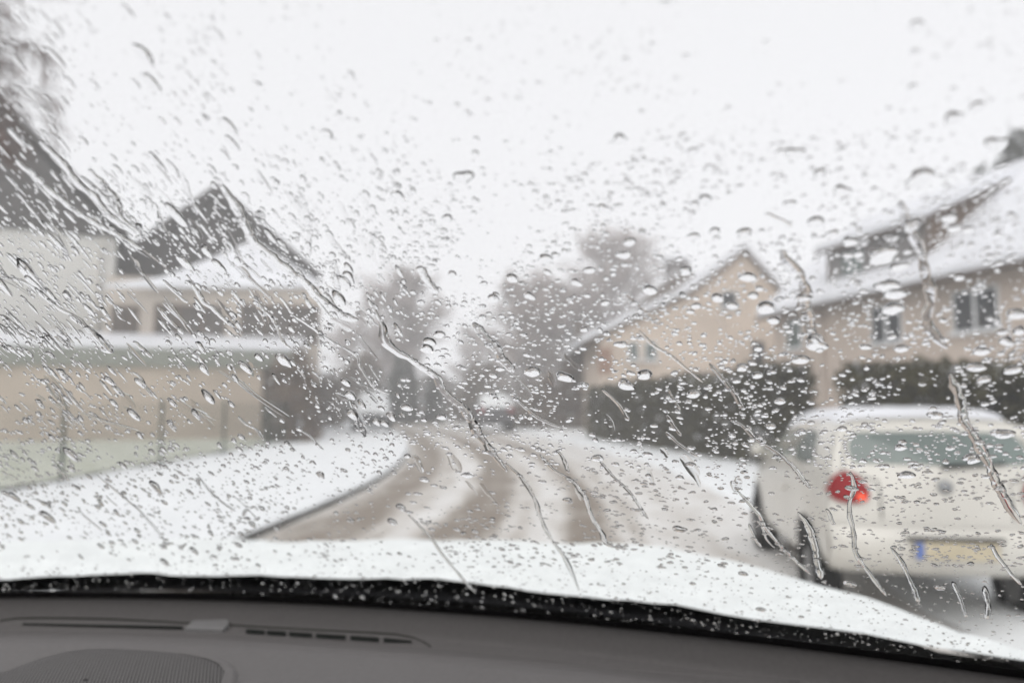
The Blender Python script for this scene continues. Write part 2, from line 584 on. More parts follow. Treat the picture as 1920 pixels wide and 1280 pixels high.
# house C behind
hC = empty('brown_roof_house', 'far house with brown roof and square chimney rising behind the cream gable', 'house', (0, 0, 0))
YC = 54.0
c0, c1, c2 = P(1120, 640, YC), P(1268, 515, YC), P(1420, 520, YC)
a = MB()
a.prism([(c0.x + 0.5, 0), (c2.x, 0), (c2.x, c1.z - 0.4), (c1.x, c1.z - 0.3), (c0.x + 0.5, c0.z)], YC + 0.4, YC + 8)
a.build('wall', 'clad_brown', hC)
a = MB()
a.slab([(c0.x - 0.3, c0.z - 0.1), (c1.x, c1.z), (c2.x + 0.3, c1.z - 0.5)], YC, YC + 8.5, -1.6, 0.15)
rC = a.build('roof', 'roof_brown', hC)
a = MB()
a.slab([(c0.x - 0.3, c0.z - 0.1), (c1.x, c1.z), (c2.x + 0.3, c1.z - 0.5)], YC + 0.2, YC + 8.6, 0.155, 0.35)
a.build('roof_snow', 'roof_snow', rC)
q0, q1 = P(1258, 540, YC), P(1298, 482, YC)
a = MB()
a.box(q0.x, q1.x, YC + 1.0, YC + 2.3, q0.z - 0.8, q1.z)
a.box(q0.x - 0.1, q1.x + 0.1, YC + 0.9, YC + 2.4, q1.z + 0.004, q1.z + 0.22, 1)
a.build('chimney', ['chimney', 'roof_snow'], rC)

# a house standing turned to the street: measure in its own frame
class Frame:
    def __init__(f, px, py, D, rz):
        p_ = P(px, py, D)
        f.o = Vector((p_.x, p_.y, 0)); f.rz = rz
        f.inv = Matrix.Rotation(-rz, 3, 'Z')
    def at(f, px, py, yl=0.0):
        o_ = f.inv @ (EYE - f.o); d = f.inv @ ray(px, py)
        return o_ + d * ((yl - o_.y) / d.y)
    def onslope(f, px, py, y0, z0, sl):
        o_ = f.inv @ (EYE - f.o); d = f.inv @ ray(px, py)
        t = (z0 + sl * (o_.y - y0) - o_.z) / (d.z - sl * d.y)
        return o_ + d * t

# house D: far left, white wall under a dark slated gable
fD = Frame(212, 600, 33.0, R(29))
hD = empty('white_house', 'nearest left house with white wall and dark slate-hung gable', 'house', fD.o, fD.rz)
e0 = fD.at(240, 450)
zt = fD.at(100, 436).z
vtop = fD.at(0, 195)
slope = (vtop.z - e0.z) / (e0.x - vtop.x)
HWD = 8.0
ax, az = e0.x - HWD, e0.z + HWD * slope
a = MB()
a.box(ax * 2 - e0.x, 0.0, 0, 11, 0, zt)
a.build('wall', 'white_wall', hD)
a = MB()
a.prism([(ax * 2 - e0.x - 0.1, zt + 0.003), (0.1, zt + 0.003), (ax, az - 0.4)], -0.12, 11)
a.build('gable', 'slate', hD)
a = MB()
a.slab([(2 * ax - e0.x, e0.z), (ax, az), (e0.x, e0.z)], -0.4, 11.4, 0.0, 0.34)
rD = a.build('roof', 'slate', hD)
a = MB()
a.slab([(2 * ax - e0.x, e0.z), (ax, az), (e0.x + 0.05, e0.z - 0.05)], -0.1, 11.4, 0.343, 0.44)
a.build('roof_snow', 'roof_snow', rD)
a = MB()
t1 = fD.at(180, 520, -0.12)
a.tube([(t1.x + 0.3, -0.3, zt - 0.05), (t1.x, -0.12, zt - 0.7), (t1.x, -0.12, 0.2)], 0.12, 8)
a.build('downpipe', 'pipe_white', hD)
window(hD, t1.x - 9.0, t1.x - 7.2, 4.4, 6.0)

# house E: dark gable, snowy lower roof, window strip, flat tan wing
fE = Frame(602, 600, 34.0, R(17))
hE = empty('dark_gable_house', 'left house with dark pointed gable, snowy lower roof, window band and tan wing', 'house', fE.o, fE.rz)
YG = 4.5
ap = fE.at(407, 354, YG); er = fE.at(600, 520, YG); el = fE.at(170, 518, YG)
a = MB()
a.prism([(el.x + 0.4, 0), (er.x - 0.4, 0), (er.x - 0.4, er.z), (ap.x, ap.z), (el.x + 0.4, el.z)], YG, YG + 12)
a.build('wall', 'slate', hE)
a = MB()
a.slab([(el.x, el.z - 0.2), (ap.x, ap.z), (er.x, er.z)], YG - 0.5, YG + 12.3, -0.35, 0.15)
rE = a.build('roof', 'slate', hE)
a = MB()
a.slab([(el.x, el.z - 0.2), (ap.x, ap.z), (er.x, er.z)], YG - 0.2, YG + 12.4, 0.155, 0.27)
a.build('roof_snow', 'roof_snow', rE)
u0, u1 = fE.at(196, 640), fE.at(602, 534)
a = MB()
a.box(u0.x, u1.x, 0, YG + 0.4, 0, u1.z)
a.build('upper_wall', 'beige_grey', hE)
for (x0, x1) in ((206, 262), (287, 424), (448, 599)):
    q0, q1 = fE.at(x0, 642), fE.at(x1, 574)
    window(hE, q0.x, q1.x, q0.z, q1.z, 0.0, mull=2, sill=False, frame='clad_brown', pane='pane_brown')
sl = math.tan(R(37))
eave = fE.at(400, 532, -0.35)
poly = [(196, 533), (300, 520), (385, 488), (475, 449), (596, 526), (606, 534)]
top = [fE.onslope(px, py, -0.35, eave.z, sl) for px, py in poly]
a = MB()
kk = len(top)
a.add(top + [p + Vector((0, 0, -0.16)) for p in top], [tuple(range(kk - 1, -1, -1)), tuple(range(kk, 2 * kk))] + [(i, (i + 1) % kk, kk + (i + 1) % kk, kk + i) for i in range(kk)])
a.build('lower_roof', 'roof_snow', hE)
yw = -2.5
w0, w1 = fE.at(-300, 690, yw), fE.at(492, 690, yw)
wz = fE.at(300, 654, yw).z
a = MB()
a.box(w0.x, w1.x, yw, -0.003, 0, w1.z)
a.build('wing_wall', 'tan', hE)
a = MB()
a.box(w0.x - 0.1, w1.x + 1.6, yw - 0.15, -0.003, w1.z + 0.003, wz)
a.build('fascia', 'fascia_green', hE)
wt = fE.at(300, 626, -0.01).z
a = MB()
xa, xb = w0.x - 0.1, w1.x + 1.7
vs = [(xa, yw - 0.2, wz + 0.003), (xb, yw - 0.2, wz + 0.003), (xb, -0.004, wz + 0.003), (xa, -0.004, wz + 0.003),
      (xa, yw - 0.2, wz + 0.12), (xb, yw - 0.2, wz + 0.12), (xb, -0.004, wt), (xa, -0.004, wt)]
a.add(vs, [(0, 3, 2, 1), (4, 5, 6, 7), (0, 1, 5, 4), (1, 2, 6, 5), (2, 3, 7, 6), (3, 0, 4, 7)])
a.build('wing_roof', 'roof_snow', hE)

# ------------------------------------------------------------------ green wire fence
fx = -8.35
fz = 0.15
fe = empty('wire_fence', 'green wire mesh fence on posts along the snowy verge', 'fence', (fx, 14, 0))
for i in range(-2, 5):
    y = 3.9 * i
    a = MB()
    a.tube([(0, y, 0.05), (0, y, 1.66)], 0.035, 8)
    a.tube([(0, y, 1.665), (0, y, 1.69)], [0.04, 0.02], 8)
    a.build('post', 'fence', fe)
a = MB()
for z in (0.25, 0.9, 1.58):
    a.tube([(0.04, -7.8, z), (0.04, 15.6, z)], 0.004, 3)
span, h_ = 23.4, 1.35
step = 0.10
i = -int(h_ / step)
while i * step < span:
    s0 = i * step
    for sg in (1, -1):
        za, zb = (0.22, 0.22 + h_) if sg == 1 else (0.22 + h_, 0.22)
        y0, y1 = s0, s0 + h_
        p0 = Vector((0.045, -7.8 + y0, za)); p1 = Vector((0.045, -7.8 + y1, zb))
        # clip
        if y0 < 0:
            p0 = p0.lerp(p1, (-y0) / h_)
        if y1 > span:
            p1 = p0.lerp(p1, (span - max(y0, 0)) / (y1 - max(y0, 0)))
        a.tube([p0, p1], 0.0022, 3, cap=False)
    i += 1
a.build('wire_mesh', 'fence', fe)

# ------------------------------------------------------------------ hedges and bushes
def leafy(mb, n_, sample, size, mi=0, rg=rnd, snow=0.0, snow_mi=1):
    vs, fs, mis = [], [], []
    for _ in range(n_):
        p = sample()
        s = size * rg.uniform(0.6, 1.4)
        a1 = Vector((rg.gauss(0, 1), rg.gauss(0, 1), rg.gauss(0, 0.7))).normalized()
        b1 = a1.cross(Vector((rg.gauss(0, 1), rg.gauss(0, 1), rg.gauss(0, 1)))).normalized()
        mb.add([p - a1 * s, p + b1 * s * 0.5, p + a1 * s, p - b1 * s * 0.5], [(0, 1, 2, 3)], snow_mi if rg.random() < snow else mi)

def hedge(name, label, p0, p1, h0, h1, thick, n_, leaf, core, group=None, seed=1, size=0.09):
    rg = random.Random(seed)
    p0, p1 = Vector(p0), Vector(p1)
    d = p1 - p0
    L_ = d.length
    ang = math.atan2(d.y, d.x)
    root = empty(name, label, 'hedge', (p0.x, p0.y, 0), ang, group)
    hh = lambda x: (h0 + (h1 - h0) * x / L_) * (1 + 0.07 * nz(x, seed, 0, 0.7) + 0.06 * nz(x, seed, 7, 2.1))
    a_ = MB()
    nn = max(8, int(L_ / 0.35))
    def fn(u, v):
        x = L_ * u
        hz = hh(x) * 0.95
        th = math.pi * v
        y = -math.cos(th) * thick * 0.44
        z = hz * (min(1.0, math.sin(th) * 1.9))
        return (x, y + 0.06 * nz(x, z, seed, 1.5), z)
    a_.grid(nn, 9, fn)
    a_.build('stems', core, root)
    b_ = MB()
    def sample():
        x = rg.uniform(-0.1, L_ + 0.1)
        hz = hh(x)
        t = rg.random()
        if t < 0.3:
            return Vector((x, rg.uniform(-thick / 2, thick / 2), hz + rg.gauss(0, 0.07)))
        if t < 0.42:
            return Vector((rg.choice((-0.05, L_ + 0.05)) + rg.gauss(0, 0.06), rg.uniform(-thick / 2, thick / 2), rg.uniform(0.05, hz)))
        sgn = -1 if rg.random() < 0.5 else 1
        bul = 1 + 0.18 * nz(x * 1.3, t * 5, seed, 1)
        return Vector((x, sgn * thick / 2 * bul + rg.gauss(0, 0.06), rg.uniform(0.05, hz)))
    leafy(b_, n_, sample, size, rg=rg, snow=0.03)
    def top_sample():
        x = rg.uniform(0, L_)
        y = rg.uniform(-thick / 2, thick / 2)
        return Vector((x, y, hh(x) + 0.05 - 0.25 * abs(y) + rg.gauss(0, 0.04)))
    leafy(b_, n_ // 14, lambda: next(p for p in iter(top_sample, None) if nz(p.x * 1.5, p.y * 3, seed, 1) > -0.05), size * 0.9, rg=rg, snow=1.0)
    b_.build('foliage', [leaf, 'roof_snow'], root)
    return root

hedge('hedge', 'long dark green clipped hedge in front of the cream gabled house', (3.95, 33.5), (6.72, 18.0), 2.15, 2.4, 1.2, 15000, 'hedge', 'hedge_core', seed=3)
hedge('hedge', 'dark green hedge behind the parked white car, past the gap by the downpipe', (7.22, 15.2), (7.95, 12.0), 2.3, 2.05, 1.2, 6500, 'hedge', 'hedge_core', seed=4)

def bush(name, label, cat, loc, rx, ry, h, n_, leaf, core, seed, group=None, size=0.12, z0=0.0, twig=60):
    rg = random.Random(seed)
    root = empty(name, label, cat, loc, 0, group)
    a_ = MB()
    for i in range(twig):
        th = rg.uniform(0, 2 * math.pi)
        q_ = rg.random() ** 0.5
        p_ = Vector((math.cos(th) * rx * q_ * 0.3, math.sin(th) * ry * q_ * 0.3, 0))
        e_ = Vector((math.cos(th) * rx * q_ * 0.95, math.sin(th) * ry * q_ * 0.95, h * (0.95 - 0.3 * q_ * q_) * rg.uniform(0.6, 1.05)))
        mid = p_.lerp(e_, 0.5) + Vector((rg.gauss(0, 0.08), rg.gauss(0, 0.08), 0.1 * h))
        a_.tube([p_, mid, e_], [0.03, 0.02, 0.008], 4, cap=False)
    a_.build('stems', core, root)
    b_ = MB()
    def sample():
        while True:
            v = Vector((rg.uniform(-1, 1), rg.uniform(-1, 1), rg.uniform(0, 1)))
            rr = math.sqrt(v.x ** 2 + v.y ** 2 + (v.z * 0.95) ** 2)
            lim = 0.85 + 0.3 * nz(v.x * 2, v.y * 2, v.z * 2 + seed, 1)
            if rr < lim and (rr > 0.45 or rg.random() < 0.5) and nz(v.x * 3, v.y * 3, v.z * 3 + seed * 3, 1) > -0.28:
                return Vector((v.x * rx, v.y * ry, z0 + v.z * (h - z0)))
    leafy(b_, n_, sample, size, rg=rg, snow=0.04)
    b_.build('foliage', [leaf, 'roof_snow'], root)
    return root

bush('bush', 'tall brown leafless bush at the corner of the tan wing wall', 'bush', (-8.55, 29.0, 0), 1.15, 1.6, 3.9, 5200, 'hedge_brown', 'hedge_brown_core', 11, size=0.11)
bush('bush', 'brown bush behind the first one, beside the snowy verge', 'bush', (-9.4, 33.0, 0), 1.2, 1.8, 4.0, 3600, 'hedge_brown', 'hedge_brown_core', 12, size=0.12)
bush('bush', 'large brown shrub on the left where the road bends away', 'bush', (-12.3, 47, 0), 2.0, 2.0, 4.6, 3000, 'hedge_brown', 'hedge_brown_core', 13, size=0.15)
bush('bush', 'reddish dark shrub under the right house, beside the roof of the parked car', 'bush', (9.8, 13.4, 0), 0.85, 0.9, 2.25, 2200, 'hedge_brown_core', 'hedge_brown_core', 14, size=0.09)
bush('bush', 'brown bush on the right of the road before the frosted trees', 'bush', (2.0, 47, 0), 2.6, 2.0, 3.6, 3200, 'hedge_brown', 'hedge_brown_core', 15, size=0.16)
bush('bush', 'purplish brown tall bush left of the cream gabled house', 'bush', (4.6, 46.5, 0), 2.0, 2.0, 6.6, 4200, 'hedge_brown', 'hedge_brown_core', 16, size=0.17)
bush('bush', 'low brown thicket where the road ends, right of the dip', 'bush', (-2.2, 62, 0), 3.0, 2.4, 6.0, 3800, 'hedge_brown', 'hedge_brown_core', 17, size=0.2)
bush('bush', 'low pale brown thicket closing the gap where the street ends', 'bush', (-7.6, 78, 0), 3.6, 2.4, 5.2, 3400, 'hedge_brown', 'hedge_brown_core', 41, size=0.2)
bush('bush', 'wide reddish brown thicket behind the far car on the left', 'bush', (-12.4, 60, 0), 3.4, 2.2, 6.0, 5200, 'hedge_brown', 'hedge_brown_core', 43, size=0.17)
bush('evergreen', 'dark grey-green evergreen where the road bends out of sight', 'evergreen', (-8.6, 59, 0), 1.7, 1.7, 5.6, 3200, 'evergreen', 'hedge_core', 18, size=0.18)
bush('evergreen', 'smaller evergreen standing just right of the darker one at the bend', 'evergreen', (-6.2, 60, 0), 1.1, 1.2, 4.3, 1800, 'evergreen', 'hedge_core', 19, size=0.16)

# ------------------------------------------------------------------ bare trees
def bare_tree(name, label, loc, h, cr, seed, bark, twig, c0=0.2, n1=34, n2=8, n3=7, tw=0.02, droop=0.0, trunk_r=0.22, prof=None):
    rg = random.Random(seed)
    root = empty(name, label, 'tree', loc, 0, 'bare trees' if False else None)
    t_ = MB()
    lean = Vector((rg.gauss(0, 0.02), rg.gauss(0, 0.02), 0))
    tp = [Vector((0, 0, 0)) + lean * (h * i / 7) ** 1.2 + Vector((rg.gauss(0, 0.05), rg.gauss(0, 0.05), h * i / 7)) for i in range(8)]
    t_.tube(tp, [trunk_r * (1 - 0.93 * i / 7) for i in range(8)], 8)
    c_ = MB()
    for i in range(n1):
        f = c0 + (0.98 - c0) * ((i + rg.random()) / n1)
        b0 = tp[min(6, int(f * 7))].lerp(tp[min(7, int(f * 7) + 1)], f * 7 % 1)
        pr = prof(f) if prof else math.sin(math.pi * (0.12 + 0.80 * (f - c0) / (1 - c0))) ** 0.7
        ln = cr * pr * rg.uniform(0.75, 1.15)
        th = rg.uniform(0, 6.283)
        el = rg.uniform(0.35, 0.85)
        d = Vector((math.cos(th) * math.cos(el), math.sin(th) * math.cos(el), math.sin(el)))
        pts = [b0]
        for j in range(4):
            d = (d + Vector((rg.gauss(0, 0.12), rg.gauss(0, 0.12), rg.gauss(0.05 - droop * j * 0.25, 0.1)))).normalized()
            pts.append(pts[-1] + d * ln / 3.6)
        r0 = trunk_r * 0.32 * (1.1 - f)
        t_.tube(pts, [r0 * (1 - 0.2 * j) + 0.008 for j in range(5)], 5, cap=False)
        for j in range(n2):
            q_ = rg.uniform(0.8, 3.98)
            s0 = pts[int(q_)].lerp(pts[int(q_) + 1], q_ % 1)
            dd = (d * 0.6 + Vector((rg.gauss(0, 0.6), rg.gauss(0, 0.6), rg.gauss(0.25 - droop, 0.4)))).normalized()
            l2 = ln * rg.uniform(0.25, 0.5)
            m1 = s0 + dd * l2 * 0.5 + Vector((rg.gauss(0, 0.05), rg.gauss(0, 0.05), 0))
            e1 = m1 + (dd + Vector((0, 0, 0.15 - droop * 1.3))).normalized() * l2 * 0.5
            c_.tube([s0, m1, e1], [tw * 1.2, tw, tw * 0.6], 3, cap=False)
            for q2 in range(n3):
                f2 = rg.uniform(0.2, 1)
                s2 = s0.lerp(m1, f2 * 2) if f2 < 0.5 else m1.lerp(e1, f2 * 2 - 1)
                d3 = (dd * 0.5 + Vector((rg.gauss(0, 0.6), rg.gauss(0, 0.6), rg.gauss(0.15 - droop * 1.8, 0.5)))).normalized()
                e2 = s2 + d3 * l2 * rg.uniform(0.3, 0.75)
                c_.tube([s2, e2], [tw * 0.7, tw * 0.4], 3, cap=False)
    t_.build('trunk', bark, root)
    c_.build('crown', twig, root)
    return root

bare_tree('tree', 'tall narrow frosted tree left of the gap in the street', (-11.6, 74, 0), 13.6, 4.2, 21, 'bark_frost', 'twig_frost', c0=0.12, tw=0.055, n1=60, n2=11, n3=9)
bare_tree('tree', 'broad frosted bare tree just right of the gap in the street', (1.2, 62, 0), 10.8, 4.2, 22, 'bark_frost', 'twig_frost', c0=0.1, tw=0.048, n1=60, n2=11, n3=9)
bare_tree('tree', 'tallest frosted tree, behind the snowy roof edge of the cream house', (8.6, 70, 0), 16.2, 4.9, 23, 'bark_frost', 'twig_frost', c0=0.15, tw=0.055, n1=64, n2=11, n3=9)
bare_tree('tree', 'frosted tree between the broad tree and the tallest one', (5.2, 66, 0), 11.0, 4.0, 24, 'bark_frost', 'twig_frost', c0=0.1, tw=0.05, n1=56, n2=11, n3=9)
bare_tree('tree', 'small frosted tree at the end of the street, right of the gap', (-3.4, 84, 0), 8.8, 3.8, 25, 'bark_frost', 'twig_frost', c0=0.1, tw=0.05, n1=34)
bare_tree('tree', 'low frosted tree left of the tall narrow one', (-15.2, 72, 0), 8.5, 3.4, 26, 'bark_frost', 'twig_frost', c0=0.1, tw=0.045, n1=34)
bare_tree('tree', 'reddish brown drooping bare tree in front of the nearest left house', (-13.5, 17.5, 0), 12.2, 2.2, 27, 'bark_red', 'twig_red', c0=0.42, tw=0.014, n1=60, n2=10, n3=10, droop=0.5, trunk_r=0.2)
bush('evergreen', 'dark evergreen behind the near end of the right house roof', 'evergreen', P(1905, 330, 26) * 1 - Vector((0, 0, P(1905, 330, 26).z)) + Vector((0.75, 1.5, 0)), 1.9, 1.6, 12.7, 7000, 'evergreen', 'hedge_core', 31, size=0.14, z0=5.5)

# ------------------------------------------------------------------ cars
def body_mesh(low=False):
    # rows: (half width, z), stations along y; roof rows shift at the ends
    st = [
        # y, z-list r0..r7, hw-list, shift-list
        (0.00, [.40, .44, .60, .80, 1.13, 1.43, 1.475, 1.49], [.66, .77, .81, .81, .78, .66, .54, 0], [.14, .03, -.03, .0, .05, .22, .26, .26]),
        (0.22, [.38, .42, .60, .80, 1.13, 1.45, 1.49, 1.505], [.70, .82, .845, .845, .82, .69, .56, 0], [.0, 0, 0, 0, .03, .16, .18, .18]),
        (0.90, [.34, .38, .58, .80, 1.12, 1.46, 1.50, 1.515], [.72, .82, .85, .85, .83, .70, .57, 0], [0] * 8),
        (1.70, [.30, .34, .56, .78, 1.10, 1.43, 1.48, 1.505], [.72, .82, .84, .84, .82, .64, .48, 0], [0] * 8),
        (2.35, [.30, .34, .56, .78, 1.08, 1.38, 1.43, 1.455], [.72, .82, .84, .84, .81, .62, .46, 0], [0] * 8),
        (2.95, [.30, .34, .56, .78, 1.00, 1.07, 1.09, 1.10], [.72, .82, .84, .84, .80, .68, .48, 0], [0] * 8),
        (3.45, [.22, .26, .50, .70, .83, .90, .92, .93], [.70, .80, .82, .82, .76, .64, .46, 0], [0] * 8),
        (3.78, [.24, .30, .48, .62, .70, .74, .75, .755], [.60, .70, .73, .72, .66, .56, .42, 0], [.0, .04, .08, .06, .0, -.06, -.06, -.05]),
    ]
    mb = MB()
    rows = 8
    idx = {}
    for s_, (y, zs, hw, sh) in enumerate(st):
        for side in (-1, 1):
            for r_ in range(rows):
                if r_ == 7 and side == 1:
                    idx[(s_, 1, 7)] = idx[(s_, -1, 7)]
                    continue
                bul = 0.04 * (1 - (hw[r_] / 0.84) ** 2)
                yy = y + sh[r_] + (-bul if s_ == 0 else bul if s_ == len(st) - 1 else 0)
                idx[(s_, side, r_)] = len(mb.v)
                mb.v.append((side * hw[r_], yy, zs[r_]))
    def face(*q):
        mb.f.append(tuple(q)); mb.mi.append(0)
    for s_ in range(len(st) - 1):
        for r_ in range(rows - 1):
            face(idx[(s_, -1, r_)], idx[(s_ + 1, -1, r_)], idx[(s_ + 1, -1, r_ + 1)], idx[(s_, -1, r_ + 1)])
            face(idx[(s_, 1, r_)], idx[(s_, 1, r_ + 1)], idx[(s_ + 1, 1, r_ + 1)], idx[(s_ + 1, 1, r_)])
        face(idx[(s_, -1, 0)], idx[(s_, 1, 0)], idx[(s_ + 1, 1, 0)], idx[(s_ + 1, -1, 0)])
    for s_, rev in ((0, False), (len(st) - 1, True)):
        y, zs, hw, sh = st[s_]
        cols = {}
        fr = [-0.76, 0.0, 0.76]
        for r_ in range(5):
            row = [idx[(s_, -1, r_)]]
            for f_ in fr:
                sg = -1 if not rev else 1
                yy = y + sh[r_] + sg * (0.04 * (1 - (f_ * hw[r_] / 0.84) ** 2) + 0.05 * (1 - f_ * f_))
                row.append(len(mb.v))
                mb.v.append((f_ * hw[r_], yy, zs[r_]))
            row.append(idx[(s_, 1, r_)])
            cols[r_] = row
        cols[5] = [idx[(s_, -1, 5)], idx[(s_, -1, 6)], idx[(s_, -1, 7)], idx[(s_, 1, 6)], idx[(s_, 1, 5)]]
        for r_ in range(5):
            for c_ in range(4):
                q = (cols[r_][c_], cols[r_][c_ + 1], cols[r_ + 1][c_ + 1], cols[r_ + 1][c_])
                face(*(q[::-1] if rev else q))
    return mb

def patch(mb, bvh, corners, to3, d, off, rounding=0.22, n_=14, mi=0):
    """quad with rounded corners, corners in a 2-D plane, thrown onto the body along d"""
    c = [Vector(q) for q in corners]
    pts = []
    for j in range(n_):
        for i in range(n_):
            s_, t_ = -1 + 2 * i / (n_ - 1), -1 + 2 * j / (n_ - 1)
            s2 = s_ * math.sqrt(max(0, 1 - rounding * t_ * t_)); t2 = t_ * math.sqrt(max(0, 1 - rounding * s_ * s_))
            u, v = (s2 + 1) / 2, (t2 + 1) / 2
            p2 = c[0].lerp(c[1], u).lerp(c[3].lerp(c[2], u), v)
            o_ = to3(p2)
            loc, nor, _i, _d = bvh.ray_cast(o_, Vector(d))
            if loc is None:
                loc, nor, _i, _d = bvh.find_nearest(o_)
            if nor.dot(Vector(d)) > 0:
                nor = -nor
            pts.append(loc + nor * off)
    k_ = len(mb.v)
    mb.v += [tuple(p) for p in pts]
    for j in range(n_ - 1):
        for i in range(n_ - 1):
            mb.f.append((k_ + j * n_ + i, k_ + j * n_ + i + 1, k_ + (j + 1) * n_ + i + 1, k_ + (j + 1) * n_ + i)); mb.mi.append(mi)

def make_car(label, loc, rz, paint, snow_roof=0.05, detail=True, snow_all=False, trim=None):
    root = empty('parked_car', label, 'car', loc, rz)
    bm_ = body_mesh()
    bm_.v = [(x * 0.95, y, z) for x, y, z in bm_.v]
    bo = bm_.build('body', paint, root, smooth=True)
    md = bo.modifiers.new('sub', 'SUBSURF')
    md.levels = 3 if detail else 2
    md.render_levels = md.levels
    bpy.context.view_layer.update()
    dg = bpy.context.evaluated_depsgraph_get()
    ev_ = bo.evaluated_get(dg)
    me = ev_.to_mesh()
    bvh = BVHTree.FromPolygons([v.co.copy() for v in me.vertices], [tuple(p.vertices) for p in me.polygons])
    ev_.to_mesh_clear()
    rear = lambda p2: Vector((p2.x, -2, p2.y))
    RD = (0, 1, 0)
    a_ = MB()
    patch(a_, bvh, [(-.60, 1.165), (.60, 1.165), (.565, 1.39), (-.565, 1.39)], rear, RD, .006, 0.14)
    a_.build('rear_window', 'car_glass', root, True)
    front = lambda p2: Vector((p2.x, 6, p2.y))
    a_ = MB()
    patch(a_, bvh, [(-.64, 1.11), (.64, 1.11), (.52, 1.38), (-.52, 1.38)], front, (0, -1, 0), .006, 0.14)
    a_.build('windscreen', 'car_glass', root, True)
    for sd_ in (-1, 1):
        side = lambda p2: Vector((sd_ * 3, p2.x, p2.y))
        DD = (-sd_, 0, 0)
        for (c4) in ([(.40, 1.13), (1.12, 1.12), (1.12, 1.38), (.54, 1.375)], [(1.22, 1.12), (2.50, 1.08), (2.22, 1.35), (1.22, 1.38)]):
            a_ = MB()
            patch(a_, bvh, c4, side, DD, .006, 0.18)
            a_.build('side_window', 'car_glass', root, True)
        a_ = MB()
        patch(a_, bvh, [(sd_ * .77, .895), (sd_ * .45, .895), (sd_ * .54, 1.11), (sd_ * .735, 1.105)], rear, RD, .022, 0.46)
        tl = a_.build('tail_light', 'red_lens', root, True)
        if detail:
            a_ = MB()
            patch(a_, bvh, [(sd_ * .57, .915), (sd_ * .505, .915), (sd_ * .515, .965), (sd_ * .57, .965)], rear, RD, .024, 0.4, 8)
            a_.build('bulb', 'bulb', tl, True)
        a_ = MB()
        patch(a_, bvh, [(sd_ * .68, .60), (sd_ * .42, .60), (sd_ * .42, .74), (sd_ * .64, .76)], front, (0, -1, 0), .012, 0.3)
        a_.build('headlight', 'rim', root, True)
        for wy in (0.55, 3.05):
            a_ = MB()
            patch(a_, bvh, [(wy - .38, .10), (wy + .38, .10), (wy + .38, .74), (wy - .38, .74)], side, DD, .005, 0.5)
            a_.build('wheel_arch', 'black_plastic', root, True)
            a_ = MB()
            NN = 28
            prof = [(.20, -.09), (.29, -.10), (.31, -.06), (.31, .06), (.29, .10), (.20, .09)]
            for i in range(NN):
                th0, th1 = 2 * math.pi * i / NN, 2 * math.pi * (i + 1) / NN
                for j in range(len(prof) - 1):
                    (r0, x0), (r1, x1) = prof[j], prof[j + 1]
                    a_.add([(x0, r0 * math.cos(th0), r0 * math.sin(th0)), (x0, r0 * math.cos(th1), r0 * math.sin(th1)),
                            (x1, r1 * math.cos(th1), r1 * math.sin(th1)), (x1, r1 * math.cos(th0), r1 * math.sin(th0))], [(0, 1, 2, 3)])
            wh = a_.build('wheel', 'rubber', root, True, loc=(sd_ * .715, wy, .312))
            a_ = MB()
            a_.tube([(-.07, 0, 0), (.07, 0, 0)], .195, 24)
            a_.tube([(.071, 0, 0), (.088, 0, 0)], [.05, .04], 12)
            a_.tube([(-.071, 0, 0), (-.088, 0, 0)], [.05, .04], 12)
            for i in range(6):
                th = i * math.pi / 3
                for xx in (-.072, .072):
                    a_.tube([(xx, .06 * math.cos(th), .06 * math.sin(th)), (xx, .17 * math.cos(th), .17 * math.sin(th))], .014, 6)
            a_.build('rim', 'rim', wh)
        a_ = MB()
        p_ = bvh.ray_cast(Vector((sd_ * 3, 2.35, 1.08)), Vector(DD))[0]
        a_.tube([p_ + Vector((0, 0, 0)), p_ + Vector((sd_ * .08, 0, .03))], .03, 8)
        a_.tube([p_ + Vector((sd_ * .09, -.03, .05)), p_ + Vector((sd_ * .20, -.02, .05))], [.07, .06], 10)
        a_.build('mirror', paint, root, True)
        a_ = MB()
        p_ = bvh.ray_cast(Vector((sd_ * 3, 1.35, .86)), Vector(DD))[0] + Vector((sd_ * .025, 0, 0))
        a_.tube([p_ - Vector((0, .08, 0)), p_ + Vector((0, .08, 0))], .016, 8)
        a_.build('door_handle', paint, root, True)
    # bumper, plate, badge, wiper
    a_ = MB()
    def bump(u, v):
        x = (-1 + 2 * u) * .765
        z = .42 + .33 * v
        o_ = bvh.ray_cast(Vector((x * .93, -2, z)), Vector(RD))[0] or Vector((x * .93, 0.05, z))
        return (x, o_.y - .035 - .045 * math.sin(math.pi * min(1, v * 1.0)) ** 0.5 + (0.05 if abs(x) > .73 else 0), z)
    a_.grid(24, 12, bump)
    a_.build('bumper', trim or paint, root, True)
    if not detail:
        a_ = MB()
        patch(a_, bvh, [(-.66, .34), (.66, .34), (.60, .64), (-.60, .64)], front, (0, -1, 0), .02, 0.2)
        a_.build('front_grille', 'black_plastic', root, True)
    if detail:
        a_ = MB()
        py_ = bvh.ray_cast(Vector((0, -2, .615)), Vector(RD))[0].y - .088
        a_.box(-.26, .26, py_ - .02, py_ + .02, .560, .670)
        po = a_.build('number_plate', 'plate_yellow', root)
        a_ = MB()
        a_.box(-.26, -.205, py_ - .0225, py_ - .0205, .561, .669)
        a_.build('blue_band', 'plate_blue', po)
        a_ = MB()
        a_.box(-.3, .3, py_ - .012, py_ + .03, .682, .70)
        a_.build('plate_lamp_strip', 'seam', root)
        a_ = MB()
        p_ = bvh.ray_cast(Vector((0, -2, 1.02)), Vector(RD))[0]
        a_.tube([p_ + Vector((0, .01, 0)), p_ + Vector((0, -.018, 0))], [.05, .046], 20)
